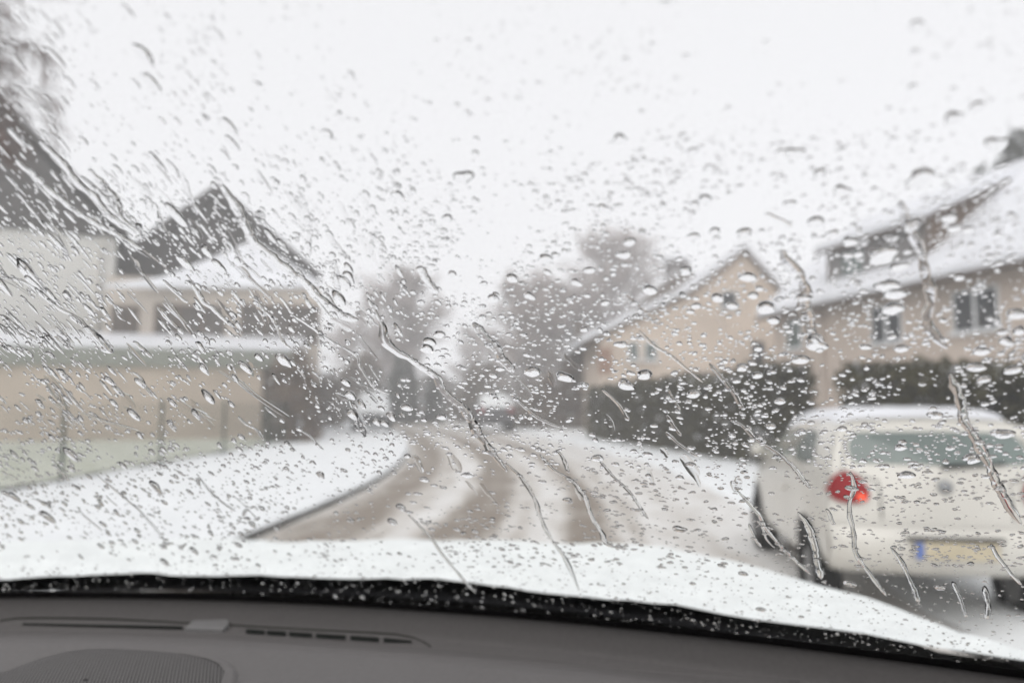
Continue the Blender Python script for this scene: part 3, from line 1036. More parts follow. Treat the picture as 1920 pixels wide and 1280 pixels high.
        a_.tube([p_ + Vector((0, -.019, 0)), p_ + Vector((0, -.024, 0))], [.03, .028], 20)
        a_.build('badge', 'badge', root, True)
        a_ = MB()
        pw = [bvh.ray_cast(Vector((x, -2, z)), Vector(RD))[0] + Vector((0, -.03, 0)) for x, z in ((.0, 1.16), (.2, 1.17), (.42, 1.185))]
        a_.tube(pw, [.018, .012, .008], 6)
        a_.build('rear_wiper', 'black_plastic', root)
        # hatch seams
        for xs in (-1, 1):
            a_ = MB()
            pts = []
            for z in (.80, .86, .92, .98, 1.05, 1.12, 1.24, 1.36):
                x = xs * (.65 - .07 * max(0, (z - 1.10) / .3)) if z > 1.11 else xs * .42
                q_ = bvh.ray_cast(Vector((x, -2, z)), Vector(RD))[0]
                if q_: pts.append(q_ + Vector((0, -.001, 0)))
            a_.tube(pts, .006, 5)
            a_.build('hatch_seam', 'seam', root)
    # snow on roof
    sn = MB()
    N = 26
    def sroof(u, v):
        x = (-1 + 2 * u) * .60
        y = .33 + 1.98 * v
        q_ = bvh.ray_cast(Vector((x, y, 4)), Vector((0, 0, -1)))[0]
        ed = min(1, (1 - abs(-1 + 2 * u)) * 6, v * 9, (1 - v) * 9)
        return (x, y, q_.z + 0.004 + snow_roof * (ed ** 0.5) * (1 + 0.2 * nz(x * 5, y * 5, 3)))
    sn.grid(N, N * 2, sroof)
    if snow_all:
        def shood(u, v):
            x = (-1 + 2 * u) * .66
            y = 2.95 + .75 * v
            q_ = bvh.ray_cast(Vector((x, y, 4)), Vector((0, 0, -1)))[0]
            ed = min(1, (1 - abs(-1 + 2 * u)) * 6, v * 6, (1 - v) * 6)
            return (x, y, (q_.z if q_ else 1.0) + 0.004 + 0.05 * (ed ** 0.5))
        sn.grid(14, 14, shood)
        def sws(u, v):
            z = 1.04 + .40 * v
            x = (-1 + 2 * u) * (.70 - .12 * v)
            q_ = bvh.ray_cast(Vector((x, 6, z)), Vector((0, -1, 0)))[0]
            return (x, (q_.y if q_ else 2.9 - 1.3 * (z - 1.05)) + .03, z + 0.02)
        sn.grid(12, 8, sws)
        def srw(u, v):
            z = 1.10 + .36 * v
            x = (-1 + 2 * u) * (.72 - .10 * v)
            q_ = bvh.ray_cast(Vector((x, -2, z)), Vector((0, 1, 0)))[0]
            return (x, (q_.y if q_ else .2) - .03, z + 0.02)
        sn.grid(12, 8, srw, flip=True)
    return root, sn, bvh

wc = P(1773, 1018, 5.25)
cloc = (wc.x, wc.y, 0)
crz = R(-9.5)
croot, csn, _ = make_car('white hatchback with red tail lights parked on the right, yellow number plate', cloc, crz, 'car_white', 0.06)
so = csn.build('roof_snow', 'roof_snow', None, True)
so.location = cloc; so.rotation_euler = (0, 0, crz)
tag(so, 'layer of snow lying on the roof of the white parked car', 'snow')

def far_car(x, y, z, rz, label, paint, lab2):
    ro_, sn_, _b = make_car(label, (x, y, z), rz, paint, 0.20, False, True, 'car_grey')
    s_ = sn_.build('car_snow', 'snow', None, True)
    s_.location = (x, y, z); s_.rotation_euler = (0, 0, rz)
    ro_.scale = s_.scale = (1.25, 1.1, 1.2)
    tag(s_, lab2, 'snow')
    return ro_
far_car(-7.75, 42.0, 0.15, R(180 + 9), 'far snow-covered car with dark front parked on the left side of the street', 'car_grey', 'thick snow on the far car parked on the left')
far_car(-0.85, 40.0, 0.02, R(8), 'far snow-covered car with dark bumper parked on the right side of the street', 'car_grey', 'thick snow on the far car parked on the right')
far_car(-6.6, 60, 0.02, R(20), 'farthest small car under snow, in the middle where the road bends', 'car_white', 'snow on the farthest car at the road bend')

# ------------------------------------------------------------------ our own car
own = empty('car', 'grey interior, black windscreen edge and bonnet of the car the view looks out of', 'car', (0, 0, 0))
XC = -0.50
TH = R(33)
CT, ST_ = math.cos(TH), math.sin(TH)
ZB = EYE.z - 0.21
def yb(x):
    return 0.822 - 0.30 * (x - XC) ** 2
def glass(x, t):
    return Vector((x, yb(x) - t * CT, ZB + t * ST_))
def gnormal(x, t):
    du = glass(x + 1e-3, t) - glass(x - 1e-3, t)
    dv = glass(x, t + 1e-3) - glass(x, t - 1e-3)
    n_ = du.cross(dv).normalized()
    return n_ if n_.y > 0 else -n_       # outwards (forward, up)
def hit(px, py):
    d = ray(px, py)
    lo, hi = 0.04, 1.4
    f = lambda Y: Y - (yb(d.x * Y) - ((EYE.z + d.z * Y - ZB) / ST_) * CT)
    for _ in range(40):
        mid = (lo + hi) / 2
        if f(mid) > 0: hi = mid
        else: lo = mid
    Y = (lo + hi) / 2
    return d.x * Y, (EYE.z + d.z * Y - ZB) / ST_, Y       # x, t, depth

XL, XR, TT = XC - 0.98, XC + 0.98, 0.86
ws = MB()
ws.grid(60, 12, lambda u, v: glass(XL + (XR - XL) * u, TT * v))
wso = ws.build('windscreen', 'glass', own, True)
fr = MB()
def fritp(u, v, off=-0.0015):
    x = XL + (XR - XL) * u
    t = -0.03 + v * (0.03 + 0.028 + 0.002 * nz(x * 3, 1, 0))
    return glass(x, t) + gnormal(x, t) * off
fr.grid(80, 4, fritp)
fr.build('frit_band', 'frit', wso, True)

# cowl: dark strip between glass and bonnet
def yh(x):
    return 1.09 - 0.285 * (x - XC) ** 2
c_ = MB()
def cowl(u, v):
    x = -1.65 + 2.3 * u
    y0 = yb(x) + 0.002
    y1 = yh(x) + 0.12
    return (x, y0 + (y1 - y0) * v, ZB - 0.035 - 0.05 * v - 0.02 * math.sin(v * 3.1))
c_.grid(60, 8, cowl)
c_.build('cowl', 'cowl', own, True)

# bonnet under the snow
def wr(y):      # right edge (distance from centre line)
    return float(np.interp(y, [0.6, 0.8, 0.9, 1.0, 1.1, 1.2, 1.35, 1.6, 2.0, 2.2], [1.14, 1.11, 1.075, 1.03, 0.975, 0.92, 0.86, 0.80, 0.72, 0.66]))
def bon_z(x, y, ed):
    s_ = (x - XC)
    return EYE.z - 0.238 - 0.066 * max(0, (y - 1.05) / 0.6) ** 2 - 0.02 * (abs(s_)) ** 3 - 0.05 * ed ** 3
def bonnet(off, bumps, inset=0.0):
    mb = MB()
    NU, NV = 90, 56
    def fn(u, v):
        s_ = -1 + 2 * u
        yq = 0.80 + 1.4 * v
        hw = wr(yq) - inset
        x = XC + s_ * hw
        y = yh(x) + (2.2 - yh(x)) * v
        # plan outline: width from true y
        x = XC + s_ * (wr(y) - inset)
        y = yh(x) + inset + (2.2 - yh(x) - inset) * v
        ed = max(0, (abs(s_) - 0.90) / 0.10)
        ev_ = max(0, 1 - v * 14) if bumps else 0
        z = bon_z(x, y, ed) + off
        if bumps:
            z += 0.007 * nz(x, y, 1, 6) + 0.004 * nz(x, y, 2, 22) - 0.010 * ev_ ** 2.5
        return (x, y, z)
    mb.grid(NU, NV, fn)
    return mb
bonnet(-0.03, False, 0.01).build('bonnet', 'own_paint', own, True)
sno = bonnet(0.004, True).build('bonnet_snow', 'snow_bonnet', None, True)
tag(sno, 'even white blanket of snow lying on the bonnet beyond the wet windscreen', 'snow')

# dashboard: height profile from the glass towards the viewer
DQ = [-0.03, 0.000, 0.006, 0.013, 0.017, 0.032, 0.050, 0.064, 0.08, 0.12, 0.20, 0.34, 0.42, 0.46]
DZ = [-0.016, 0.0025, 0.0055, 0.0040, -0.0195, -0.0245, -0.0230, -0.0205, -0.0200, -0.026, -0.035, -0.055, -0.10, -0.25]
def dash_h(q):
    s_ = 0.0
    for d in (-0.0024, -0.0012, 0, 0.0012, 0.0024):
        s_ += float(np.interp(q + d, DQ, DZ))
    return ZB + s_ / 5
def dash_pt(px, py, lift=0.0):
    d = ray(px, py)
    lo, hi = 0.2, 1.2
    for _ in range(40):
        Y = (lo + hi) / 2
        x = d.x * Y
        z = EYE.z + d.z * Y
        qv = yb(x) - Y
        if z < dash_h(qv) or qv < -0.02:
            hi = Y
        else:
            lo = Y
    x, Y = d.x * lo, lo
    return Vector((x, Y, dash_h(yb(x) - Y) + lift))
da = MB()
NQ = 260
def dfn(u, v):
    x = -1.55 + 2.15 * u
    q = -0.02 + 0.47 * v ** 1.5
    return (x, yb(x) - q, dash_h(q))
da.grid(110, NQ, dfn)
dso = da.build('dashboard', 'dash', own, True)

def dash_poly(px_pts, n_=8):
    """resample a pixel polyline into dash points"""
    o_ = []
    for i in range(len(px_pts) - 1):
        (x0, y0), (x1, y1) = px_pts[i], px_pts[i + 1]
        for j in range(n_):
            o_.append((x0 + (x1 - x0) * j / n_, y0 + (y1 - y0) * j / n_))
    o_.append(px_pts[-1])
    return o_
def slot(x0, y0, x1, y1, h0, h1, n_=10):
    mb = MB()
    row = []
    for i in range(n_ + 1):
        f = i / n_
        px, py = x0 + (x1 - x0) * f, y0 + (y1 - y0) * f
        hh = h0 + (h1 - h0) * f
        row.append((dash_pt(px, py - hh / 2, 0.0012), dash_pt(px, py + hh / 2, 0.0012)))
    for i in range(n_):
        mb.add([row[i][0], row[i][1], row[i + 1][1], row[i + 1][0]], [(0, 1, 2, 3)])
    return mb
vt = slot(42, 1171, 342, 1178, 3, 6, 30).build('defroster_vent', 'slot', dso)
segs = [(461, 496), (500, 536), (542, 585), (592, 648), (657, 710), (719, 772)]
for (x0, x1) in segs:
    f0, f1 = (x0 - 461) / 311, (x1 - 461) / 311
    slot(x0, 1184.5 + 20 * f0, x1, 1184.5 + 20 * f1, 8.0, 8.5 if x1 < 760 else 4, 6).build('defroster_vent', 'slot', dso)
# raised trim outline (thin seam)
mb = MB()
outl = dash_poly([(0, 1163), (30, 1158), (90, 1157), (200, 1159), (400, 1169), (560, 1178), (700, 1185), (745, 1188), (775, 1194), (795, 1203), (808, 1212)], 6)
mb.tube([dash_pt(x, y, -0.0002) for x, y in outl], 0.0011, 6)
mb.build('trim_seam', 'seam', dso, True)
mb = MB()
o2 = dash_poly([(0, 1190), (200, 1192), (450, 1203), (700, 1222), (960, 1240), (1200, 1255), (1500, 1276)], 6)
mb.tube([dash_pt(x, y, -0.0016) for x, y in o2], 0.0022, 8)
mb.build('trim_edge', 'dash', dso, True)
# sensor tab
mb = MB()
tabq = [(345, 1183), (362, 1168), (425, 1166), (432, 1172), (418, 1186)]
ring = [dash_pt(*q_, 0.004) for q_ in tabq]
base = [dash_pt(*q_, -0.004) for q_ in tabq]
mb.add(ring + base, [tuple(range(4, -1, -1))] + [(i, (i + 1) % 5, 5 + (i + 1) % 5, 5 + i) for i in range(5)])
tb = mb.build('light_sensor', 'dash_light', dso)
bv = tb.modifiers.new('bev', 'BEVEL'); bv.width = 0.0015; bv.segments = 3
# speaker pod: raised rim and ribbed dome
sp = [(-260, 1330), (-120, 1292), (0, 1268), (70, 1241), (120, 1227), (160, 1222), (220, 1221), (290, 1225), (350, 1231), (395, 1239), (422, 1250), (433, 1266), (430, 1285), (415, 1310), (360, 1350), (200, 1375), (0, 1378), (-180, 1360)]
cenp = dash_pt(160, 1300)
rp = [dash_pt(*q_) for q_ in dash_poly(sp + [sp[0]], 4)][:-1]
mb = MB()
kr = len(rp)
def ringpt(i, s_, lift):
    p_ = cenp + (rp[i] - cenp) * s_
    qv = yb(p_.x) - p_.y
    return Vector((p_.x, p_.y, dash_h(qv) + lift))
levels = [(1.06, -0.001), (1.03, 0.0035), (0.99, 0.0055), (0.95, 0.0045)]
vs = [ringpt(i, s_, l_) for s_, l_ in levels for i in range(kr)]
mb.add(vs, [(j * kr + i, j * kr + (i + 1) % kr, (j + 1) * kr + (i + 1) % kr, (j + 1) * kr + i) for j in range(len(levels) - 1) for i in range(kr)])
gp = mb.build('speaker_rim', 'dash', dso, True)
mb = MB()
levels = [(0.955, 0.0035), (0.90, 0.0065), (0.75, 0.009), (0.5, 0.0105), (0.25, 0.011), (0.02, 0.0112)]
vs = [ringpt(i, s_, l_) for s_, l_ in levels for i in range(kr)]
mb.add(vs, [(j * kr + i, j * kr + (i + 1) % kr, (j + 1) * kr + (i + 1) % kr, (j + 1) * kr + i) for j in range(len(levels) - 1) for i in range(kr)])
mb.build('speaker_grille', 'grille', dso, True)

# cabin shell: headlining, pillars, doors, rear wall
mb = MB()
top_y = lambda x: glass(x, TT).y
zt_ = glass(XC, TT).z
mb.grid(24, 12, lambda u, v: (XL + (XR - XL) * u, top_y(XL + (XR - XL) * u) * (1 - v) + (-1.9) * v, zt_ + 0.06 * math.sin(math.pi * u) * math.sin(math.pi * min(1, v * 1.2 + .02))))
mb.build('headlining', 'lining', own, True)
for sx in (XL - 0.03, XR + 0.03):
    mb = MB()
    gx = XL if sx < XC else XR
    mb.tube([glass(gx, -0.02), glass(gx, TT * 0.5), glass(gx, TT), (gx, -1.0, zt_ - 0.03), (gx, -1.9, zt_ - 0.06)], 0.045, 10)
    mb.build('pillar', 'lining', own, True)
    mb = MB()
    mb.box(sx - 0.05, sx + 0.05, -1.95, 0.45, 0.45, ZB - 0.06)
    mb.build('door', 'own_paint', own)
mb = MB()
mb.box(XL - 0.06, XR + 0.06, -2.05, -1.955, 0.45, zt_ - 0.08)
mb.build('rear_panel', 'lining', own)
for sx in (XL - 0.03, XR + 0.03):  # opaque sheets over the rear side windows, added to keep light off the dashboard
    mb = MB()
    mb.box(sx - 0.02, sx + 0.02, -1.95, -0.30, ZB - 0.058, zt_ - 0.05)
    mb.build('rear_side_light_block', 'lining', own)
for cx in (XC - 0.42, XC + 0.42):  # front seats out of view, added to block sky light from behind
    mb = MB()
    mb.grid(16, 20, lambda u, v: (cx + (u - 0.5) * (0.52 - 0.16 * max(0, v - 0.7) * 3.3 * (1 if v < 0.86 else 0.9)), -0.36 - 0.22 * v - 0.05 * math.sin(math.pi * u), 0.75 + 0.82 * v))
    mb.build('seat_back', 'lining', own, True)
mb = MB()
mb.box(XL, XR, -1.9, 0.4, 0.45, 0.5)
mb.build('floor_pan', 'lining', own)

# ------------------------------------------------------------------ rain on the windscreen
def flow(px, py):
    """direction in which water creeps, as a picture-plane vector"""
    if px < 1000:
        a_ = R(47 + 14 * max(0, px) / 1000)
    else:
        a_ = R(61 + 10 * (px - 1000) / 920)
    return math.cos(a_), math.sin(a_)

def frame(x, t, dirx=None):
    p_ = glass(x, t)
    n_ = gnormal(x, t)
    if dirx is None:
        e1 = (glass(x + 1e-3, t) - p_).normalized()
    else:
        e1 = (dirx - n_ * dirx.dot(n_)).normalized()
    e2 = n_.cross(e1)
    return p_, e1, e2, n_

def drop_mesh(name, rings, seg, seed, hgt, irr, tail=0.0):
    """unit drop: lies in xy, dome towards +z; closed by a flat base"""
    rg = random.Random(seed)
    ph = [rg.uniform(0, 6.28) for _ in range(4)]
    am = [irr * rg.uniform(0.4, 1) / (i + 1) for i in range(4)]
    def rad(th):
        r_ = 1 + sum(am[i] * math.sin((i + 2) * th + ph[i]) for i in range(4))
        return r_ * (1 + tail * math.cos(th) ** 3)
    vs = [(0, 0, hgt)]
    for k_ in range(1, rings + 1):
        f = k_ / rings
        f = math.sin(f * math.pi / 2)
        for j in range(seg):
            th = 2 * math.pi * j / seg
            r_ = rad(th) * f
            vs.append((r_ * math.cos(th), r_ * math.sin(th), hgt * (1 - f * f) ** 0.82))
    fs = [(0, 1 + j, 1 + (j + 1) % seg) for j in range(seg)]
    for k_ in range(rings - 1):
        o_ = 1 + k_ * seg
        fs += [(o_ + j, o_ + seg + j, o_ + seg + (j + 1) % seg, o_ + (j + 1) % seg) for j in range(seg)]
    nd = len(fs)
    b0 = len(vs)
    last = 1 + (rings - 1) * seg
    vs += [vs[last + j] for j in range(seg)]
    fs.append(tuple(b0 + j for j in range(seg - 1, -1, -1)))
    return vs, fs, nd

ZONES = [
    ((1380, 770, 1920, 1090), 'over the white parked car'),
    ((1120, 690, 1480, 870), 'over the dark green hedge'),
    ((1480, 690, 1920, 770), 'over the hedge top above the parked car roof'),
    ((1450, 470, 1920, 690), 'over the beige wall and eaves of the right house'),
    ((1500, 330, 1920, 470), 'over the snowy roof and dormer of the right house'),
    ((1130, 440, 1450, 690), 'over the cream gabled house'),
    ((620, 440, 1130, 760), 'over the frosted trees'),
    ((0, 640, 620, 880), 'over the tan wing wall and wire fence'),
    ((0, 510, 620, 640), 'over the white wall and window band of the left houses'),
    ((0, 200, 480, 510), 'over the dark gables of the left houses'),
    ((0, 0, 130, 200), 'over the reddish drooping tree'),
    ((0, 1010, 1920, 1200), 'over the white bonnet snow'),
    ((440, 760, 1220, 1030), 'over the slushy road'),
    ((0, 860, 760, 1030), 'over the snowy left verge'),
    ((1100, 830, 1400, 1060), 'over the snow between road and parked car'),
    ((0, 0, 640, 440), 'over the white sky above the left houses'),
    ((640, 0, 1280, 440), 'over the white sky above the middle of the street'),
    ((1280, 0, 1920, 480), 'over the white sky above the right houses'),
]
def zone(px, py):
    for (x0, y0, x1, y1), t_ in ZONES:
        if x0 <= px < x1 and y0 <= py < y1:
            return t_
    return 'over the white bonnet snow'

BIG = []       # (px, py, r in px across, elongation, seed)
# drops that can be told in the photograph
HAND = [(265, 100, 17), (280, 152, 14), (105, 110, 9), (430, 238, 11), (435, 270, 11), (865, 335, 17), (745, 368, 14), (838, 410, 10), (1190, 305, 8), (1230, 325, 7),
        (1535, 328, 13), (1575, 358, 14), (1722, 335, 24), (1785, 225, 16), (1832, 202, 14), (1862, 272, 19), (1720, 50, 13), (1715, 100, 8), (1530, 418, 15), (1393, 440, 14),
        (1300, 445, 11), (1340, 435, 10), (1166, 480, 12), (1218, 545, 14), (1402, 521, 14), (1436, 578, 18), (1345, 560, 13), (1372, 574, 11), (1412, 555, 11), (1305, 575, 9),
        (1660, 540, 20), (1678, 553, 17), (1650, 480, 25), (1590, 455, 14), (1610, 478, 10), (1590, 480, 9), (1705, 425, 15), (1780, 410, 14), (1790, 430, 13), (1815, 432, 12),
        (1672, 580, 17), (1525, 645, 19), (1500, 675, 15), (1530, 635, 13), (1390, 690, 12), (1420, 705, 11), (1422, 655, 9), (1445, 800, 10), (1690, 655, 12), (1620, 652, 9),
        (1840, 660, 14), (1830, 690, 15), (1900, 695, 14), (1905, 590, 16), (1885, 640, 13), (1845, 712, 12), (1750, 780, 13), (1875, 815, 16), (1700, 892, 13), (1820, 862, 15),
        (50, 510, 17), (62, 533, 12), (93, 552, 8), (998, 698, 16), (1055, 708, 15), (705, 790, 10), (656, 742, 13), (648, 718, 11), (762, 765, 12), (828, 783, 11), (875, 893, 10),
        (795, 900, 10), (990, 555, 11), (925, 560, 11), (635, 560, 15), (645, 530, 14), (652, 518, 13), (800, 655, 15), (805, 642, 13), (1180, 455, 12), (1105, 508, 10),
        (1078, 530, 10), (1040, 480, 8), (1020, 486, 13), (930, 555, 10), (345, 492, 13), (385, 470, 11), (410, 500, 12), (330, 405, 15), (290, 300, 10), (300, 310, 8), (390, 745, 12),
        (205, 715, 9), (115, 700, 10), (220, 732, 8), (380, 690, 10), (460, 690, 12), (530, 675, 14), (250, 778, 11), (130, 850, 11), (90, 970, 11), (600, 890, 10), (1300, 740, 13), (1120, 860, 12)]
for i, (px, py, r_) in enumerate(HAND):
    BIG.append((px, py, r_, i))
rb = random.Random(99)
def dens(px, py):
    d = 0.10 + 0.90 * min(1, max(0, (py - 120) / 420)) ** 1.2
    if px < 420 and py < 420: d = max(d, 0.36)
    if py > 900: d *= 0.8
    if py > 1065: d *= 2.0
    if 1280 < px < 1640 and py < 250: d *= 0.45
    return d
cand = 0
while len(BIG) < 300:
    px, py = rb.uniform(-10, 1930), rb.uniform(-10, 1170)
    if rb.random() > dens(px, py) or (py > 1040 and rb.random() < 0.7):
        continue
    r_ = 5.5 + rb.expovariate(1 / 2.8)
    if r_ > 17 or (px < 620 and r_ > 11): continue
    if any((px - b_[0]) ** 2 + ((py - b_[1]) * 1.6) ** 2 < (r_ + b_[2]) ** 2 * 0.8 for b_ in BIG):
        continue
    BIG.append((px, py, r_, len(BIG)))

def make_big_templates():
    T_ = []
    for i in range(14):
        vs, fs, nd = drop_mesh('d', 9, 28, 500 + i, 1.0, 0.10 if i < 9 else 0.2, 0.0 if i < 9 else 0.28)
        me = bpy.data.meshes.new('raindrop')
        me.from_pydata(vs, [], fs)
        sm = [True] * nd + [False]
        me.polygons.foreach_set('use_smooth', sm)
        me.materials.append(M['water'])
        me.update()
        T_.append(me)
    return T_
TPL = make_big_templates()

def glass_dir(px, py, dx, dy):
    x0, t0_, _ = hit(px, py)
    x1, t1_, _ = hit(px + dx, py + dy)
    return (glass(x1, t1_) - glass(x0, t0_)).normalized()

OFF = 0.0004
for (px, py, rp_, i) in BIG:
    x, t, D = hit(px, py)
    if t < 0.01: continue
    rg = random.Random(i * 7 + 1)
    rm = rp_ * D / F
    dx, dy = flow(px, py)
    left = max(0.0, min(1.0, (760 - px) / 600))
    if px < 760:
        dv = glass_dir(px, py, dx * 6, dy * 6)
        el = 1.15 + 1.7 * left * rg.uniform(0.3, 1.1)
    else:
        a_ = R(rg.gauss(0, 22))
        dv = glass_dir(px, py, math.cos(a_) * 6, math.sin(a_) * 6)
        el = rg.uniform(0.95, 1.35)
    p_, e1, e2, n_ = frame(x, t, dv)
    me = TPL[rg.randrange(9)] if rg.random() < 0.55 else TPL[rg.randrange(9, 14)]
    o_ = bpy.data.objects.new('raindrop', me)
    COL.objects.link(o_)
    hz = rm * rg.uniform(0.50, 0.72) * (0.6 if py > 900 else 0.8 if py < 250 else 1.0)
    mw = Matrix(((e1.x, e2.x, n_.x, 0), (e1.y, e2.y, n_.y, 0), (e1.z, e2.z, n_.z, 0), (0, 0, 0, 1)))
    sx = rm * el if px < 760 else rm * min(1.15, el)
    sy = rm * (0.8 if px < 760 else 0.95)
    o_.matrix_world = Matrix.Translation(p_ + n_ * OFF) @ mw @ Matrix.Diagonal((sx, sy, hz, 1))
    z_ = zone(px, py)
    size = 'large' if rp_ >= 13.5 else 'middling' if rp_ >= 8.5 else 'small round'
    tag(o_, size + ' raindrop on windscreen ' + z_, 'raindrop', size + ' raindrops ' + z_)

# the many tiny droplets: one mass
rs = random.Random(2024)
TV, TF = [], []
SM = [drop_mesh('s', 4, 12, 900 + i, 1.0, 0.16, 0.0 if i % 2 else 0.2) for i in range(8)]
count = 0
V_all, F_all, S_all = [], [], []
base_i = 0
while count < 13500:
    px, py = rs.uniform(-20, 1940), rs.uniform(-20, 1240)
    cl = 0.35 + 1.3 * nz(px, py, 5, 0.006) + 0.9 * nz(px, py, 8, 0.021)
    d = dens(px, py) * max(0.05, min(1.4, cl + 0.35))
    if py > 1065: d = 0.55
    if rs.random() > d:
        continue
    x, t, D = hit(px, py)
    if t < 0.006 or t > TT - 0.02:
        continue
    rp_ = 1.5 + rs.expovariate(1 / (1.4 if px < 700 else 1.9)) * (1 if rs.random() < 0.9 else 1.6)
    if rp_ > 7.5: continue
    if any((px - b_[0]) ** 2 + ((py - b_[1]) * 1.5) ** 2 < (b_[2] * 1.05 + rp_) ** 2 for b_ in BIG):
        continue
    rm = rp_ * D / F
    dx, dy = flow(px, py)
    if px < 760:
        dv = glass_dir(px, py, dx * 6, dy * 6)
        el = 1.1 + 1.7 * max(0, (760 - px) / 760) * rs.random()
        if 230 < py < 800 and rs.random() < 0.10 + 0.14 * max(0, (500 - px) / 500): el *= rs.uniform(1.8, 3.5)
    else:
        a_ = R(rs.gauss(0, 30))
        dv = glass_dir(px, py, math.cos(a_) * 6, math.sin(a_) * 6)
        el = rs.uniform(0.9, 1.3)
    p_, e1, e2, n_ = frame(x, t, dv)
    p_ = p_ + n_ * OFF
    vs, fs, nd = SM[rs.randrange(8)]
    hz = rm * rs.uniform(0.45, 0.8) * (0.42 if py > 880 else 0.55 if py < 250 else 1.0)
    if py > 1065: rm *= 0.6
    A = np.array(vs)
    Wd = np.outer(A[:, 0] * rm * el, np.array(e1)) + np.outer(A[:, 1] * rm * 0.85, np.array(e2)) + np.outer(A[:, 2] * hz, np.array(n_)) + np.array(p_)
    V_all.append(Wd)
    F_all += [tuple(i_ + base_i for i_ in f) for f in fs]
    S_all += [True] * nd + [False]
    base_i += len(vs)
    count += 1
# low flat smears where meltwater creeps down
LS = [drop_mesh('l', 6, 22, 1200 + i, 1.0, 0.30, 0.15) for i in range(6)]
for i in range(90):
    if rs.random() < 0.78:
        px, py = rs.uniform(-20, 720), rs.uniform(330, 800)
    else:
        px, py = rs.uniform(700, 1500), rs.uniform(560, 1000)
    x, t, D = hit(px, py)
    rm = rs.uniform(4.0, 11.0) * D / F
    dx, dy = flow(px, py)
    k1 = rs.gauss(0, 0.25)
    dv = glass_dir(px, py, (dx - dy * k1) * 6, (dy + dx * k1) * 6)
    el = rs.uniform(2.5, 7.0)
    p_, e1, e2, n_ = frame(x, t, dv)
    p_ = p_ + n_ * (OFF * 0.6)
    vs, fs, nd = LS[rs.randrange(6)]
    hz = rm * rs.uniform(0.03, 0.09)
    A = np.array(vs)
    bend = rs.uniform(-0.25, 0.25) * rm * el * 0.3
    Wd = np.outer(A[:, 0] * rm * el, np.array(e1)) + np.outer(A[:, 1] * rm + bend * A[:, 0] ** 2, np.array(e2)) + np.outer(A[:, 2] * hz, np.array(n_)) + np.array(p_)
    V_all.append(Wd)
    F_all += [tuple(i_ + base_i for i_ in f) for f in fs]
    S_all += [True] * nd + [False]
    base_i += len(vs)
me = bpy.data.meshes.new('rain_spatter')
me.from_pydata(np.concatenate(V_all).tolist(), [], F_all)
me.polygons.foreach_set('use_smooth', S_all)
me.materials.append(M['water'])
me.update()
o_ = bpy.data.objects.new('rain_spatter', me)
COL.objects.link(o_)
tag(o_, 'countless tiny rain specks peppering the windscreen between the larger drops', 'rain', None, 'stuff')

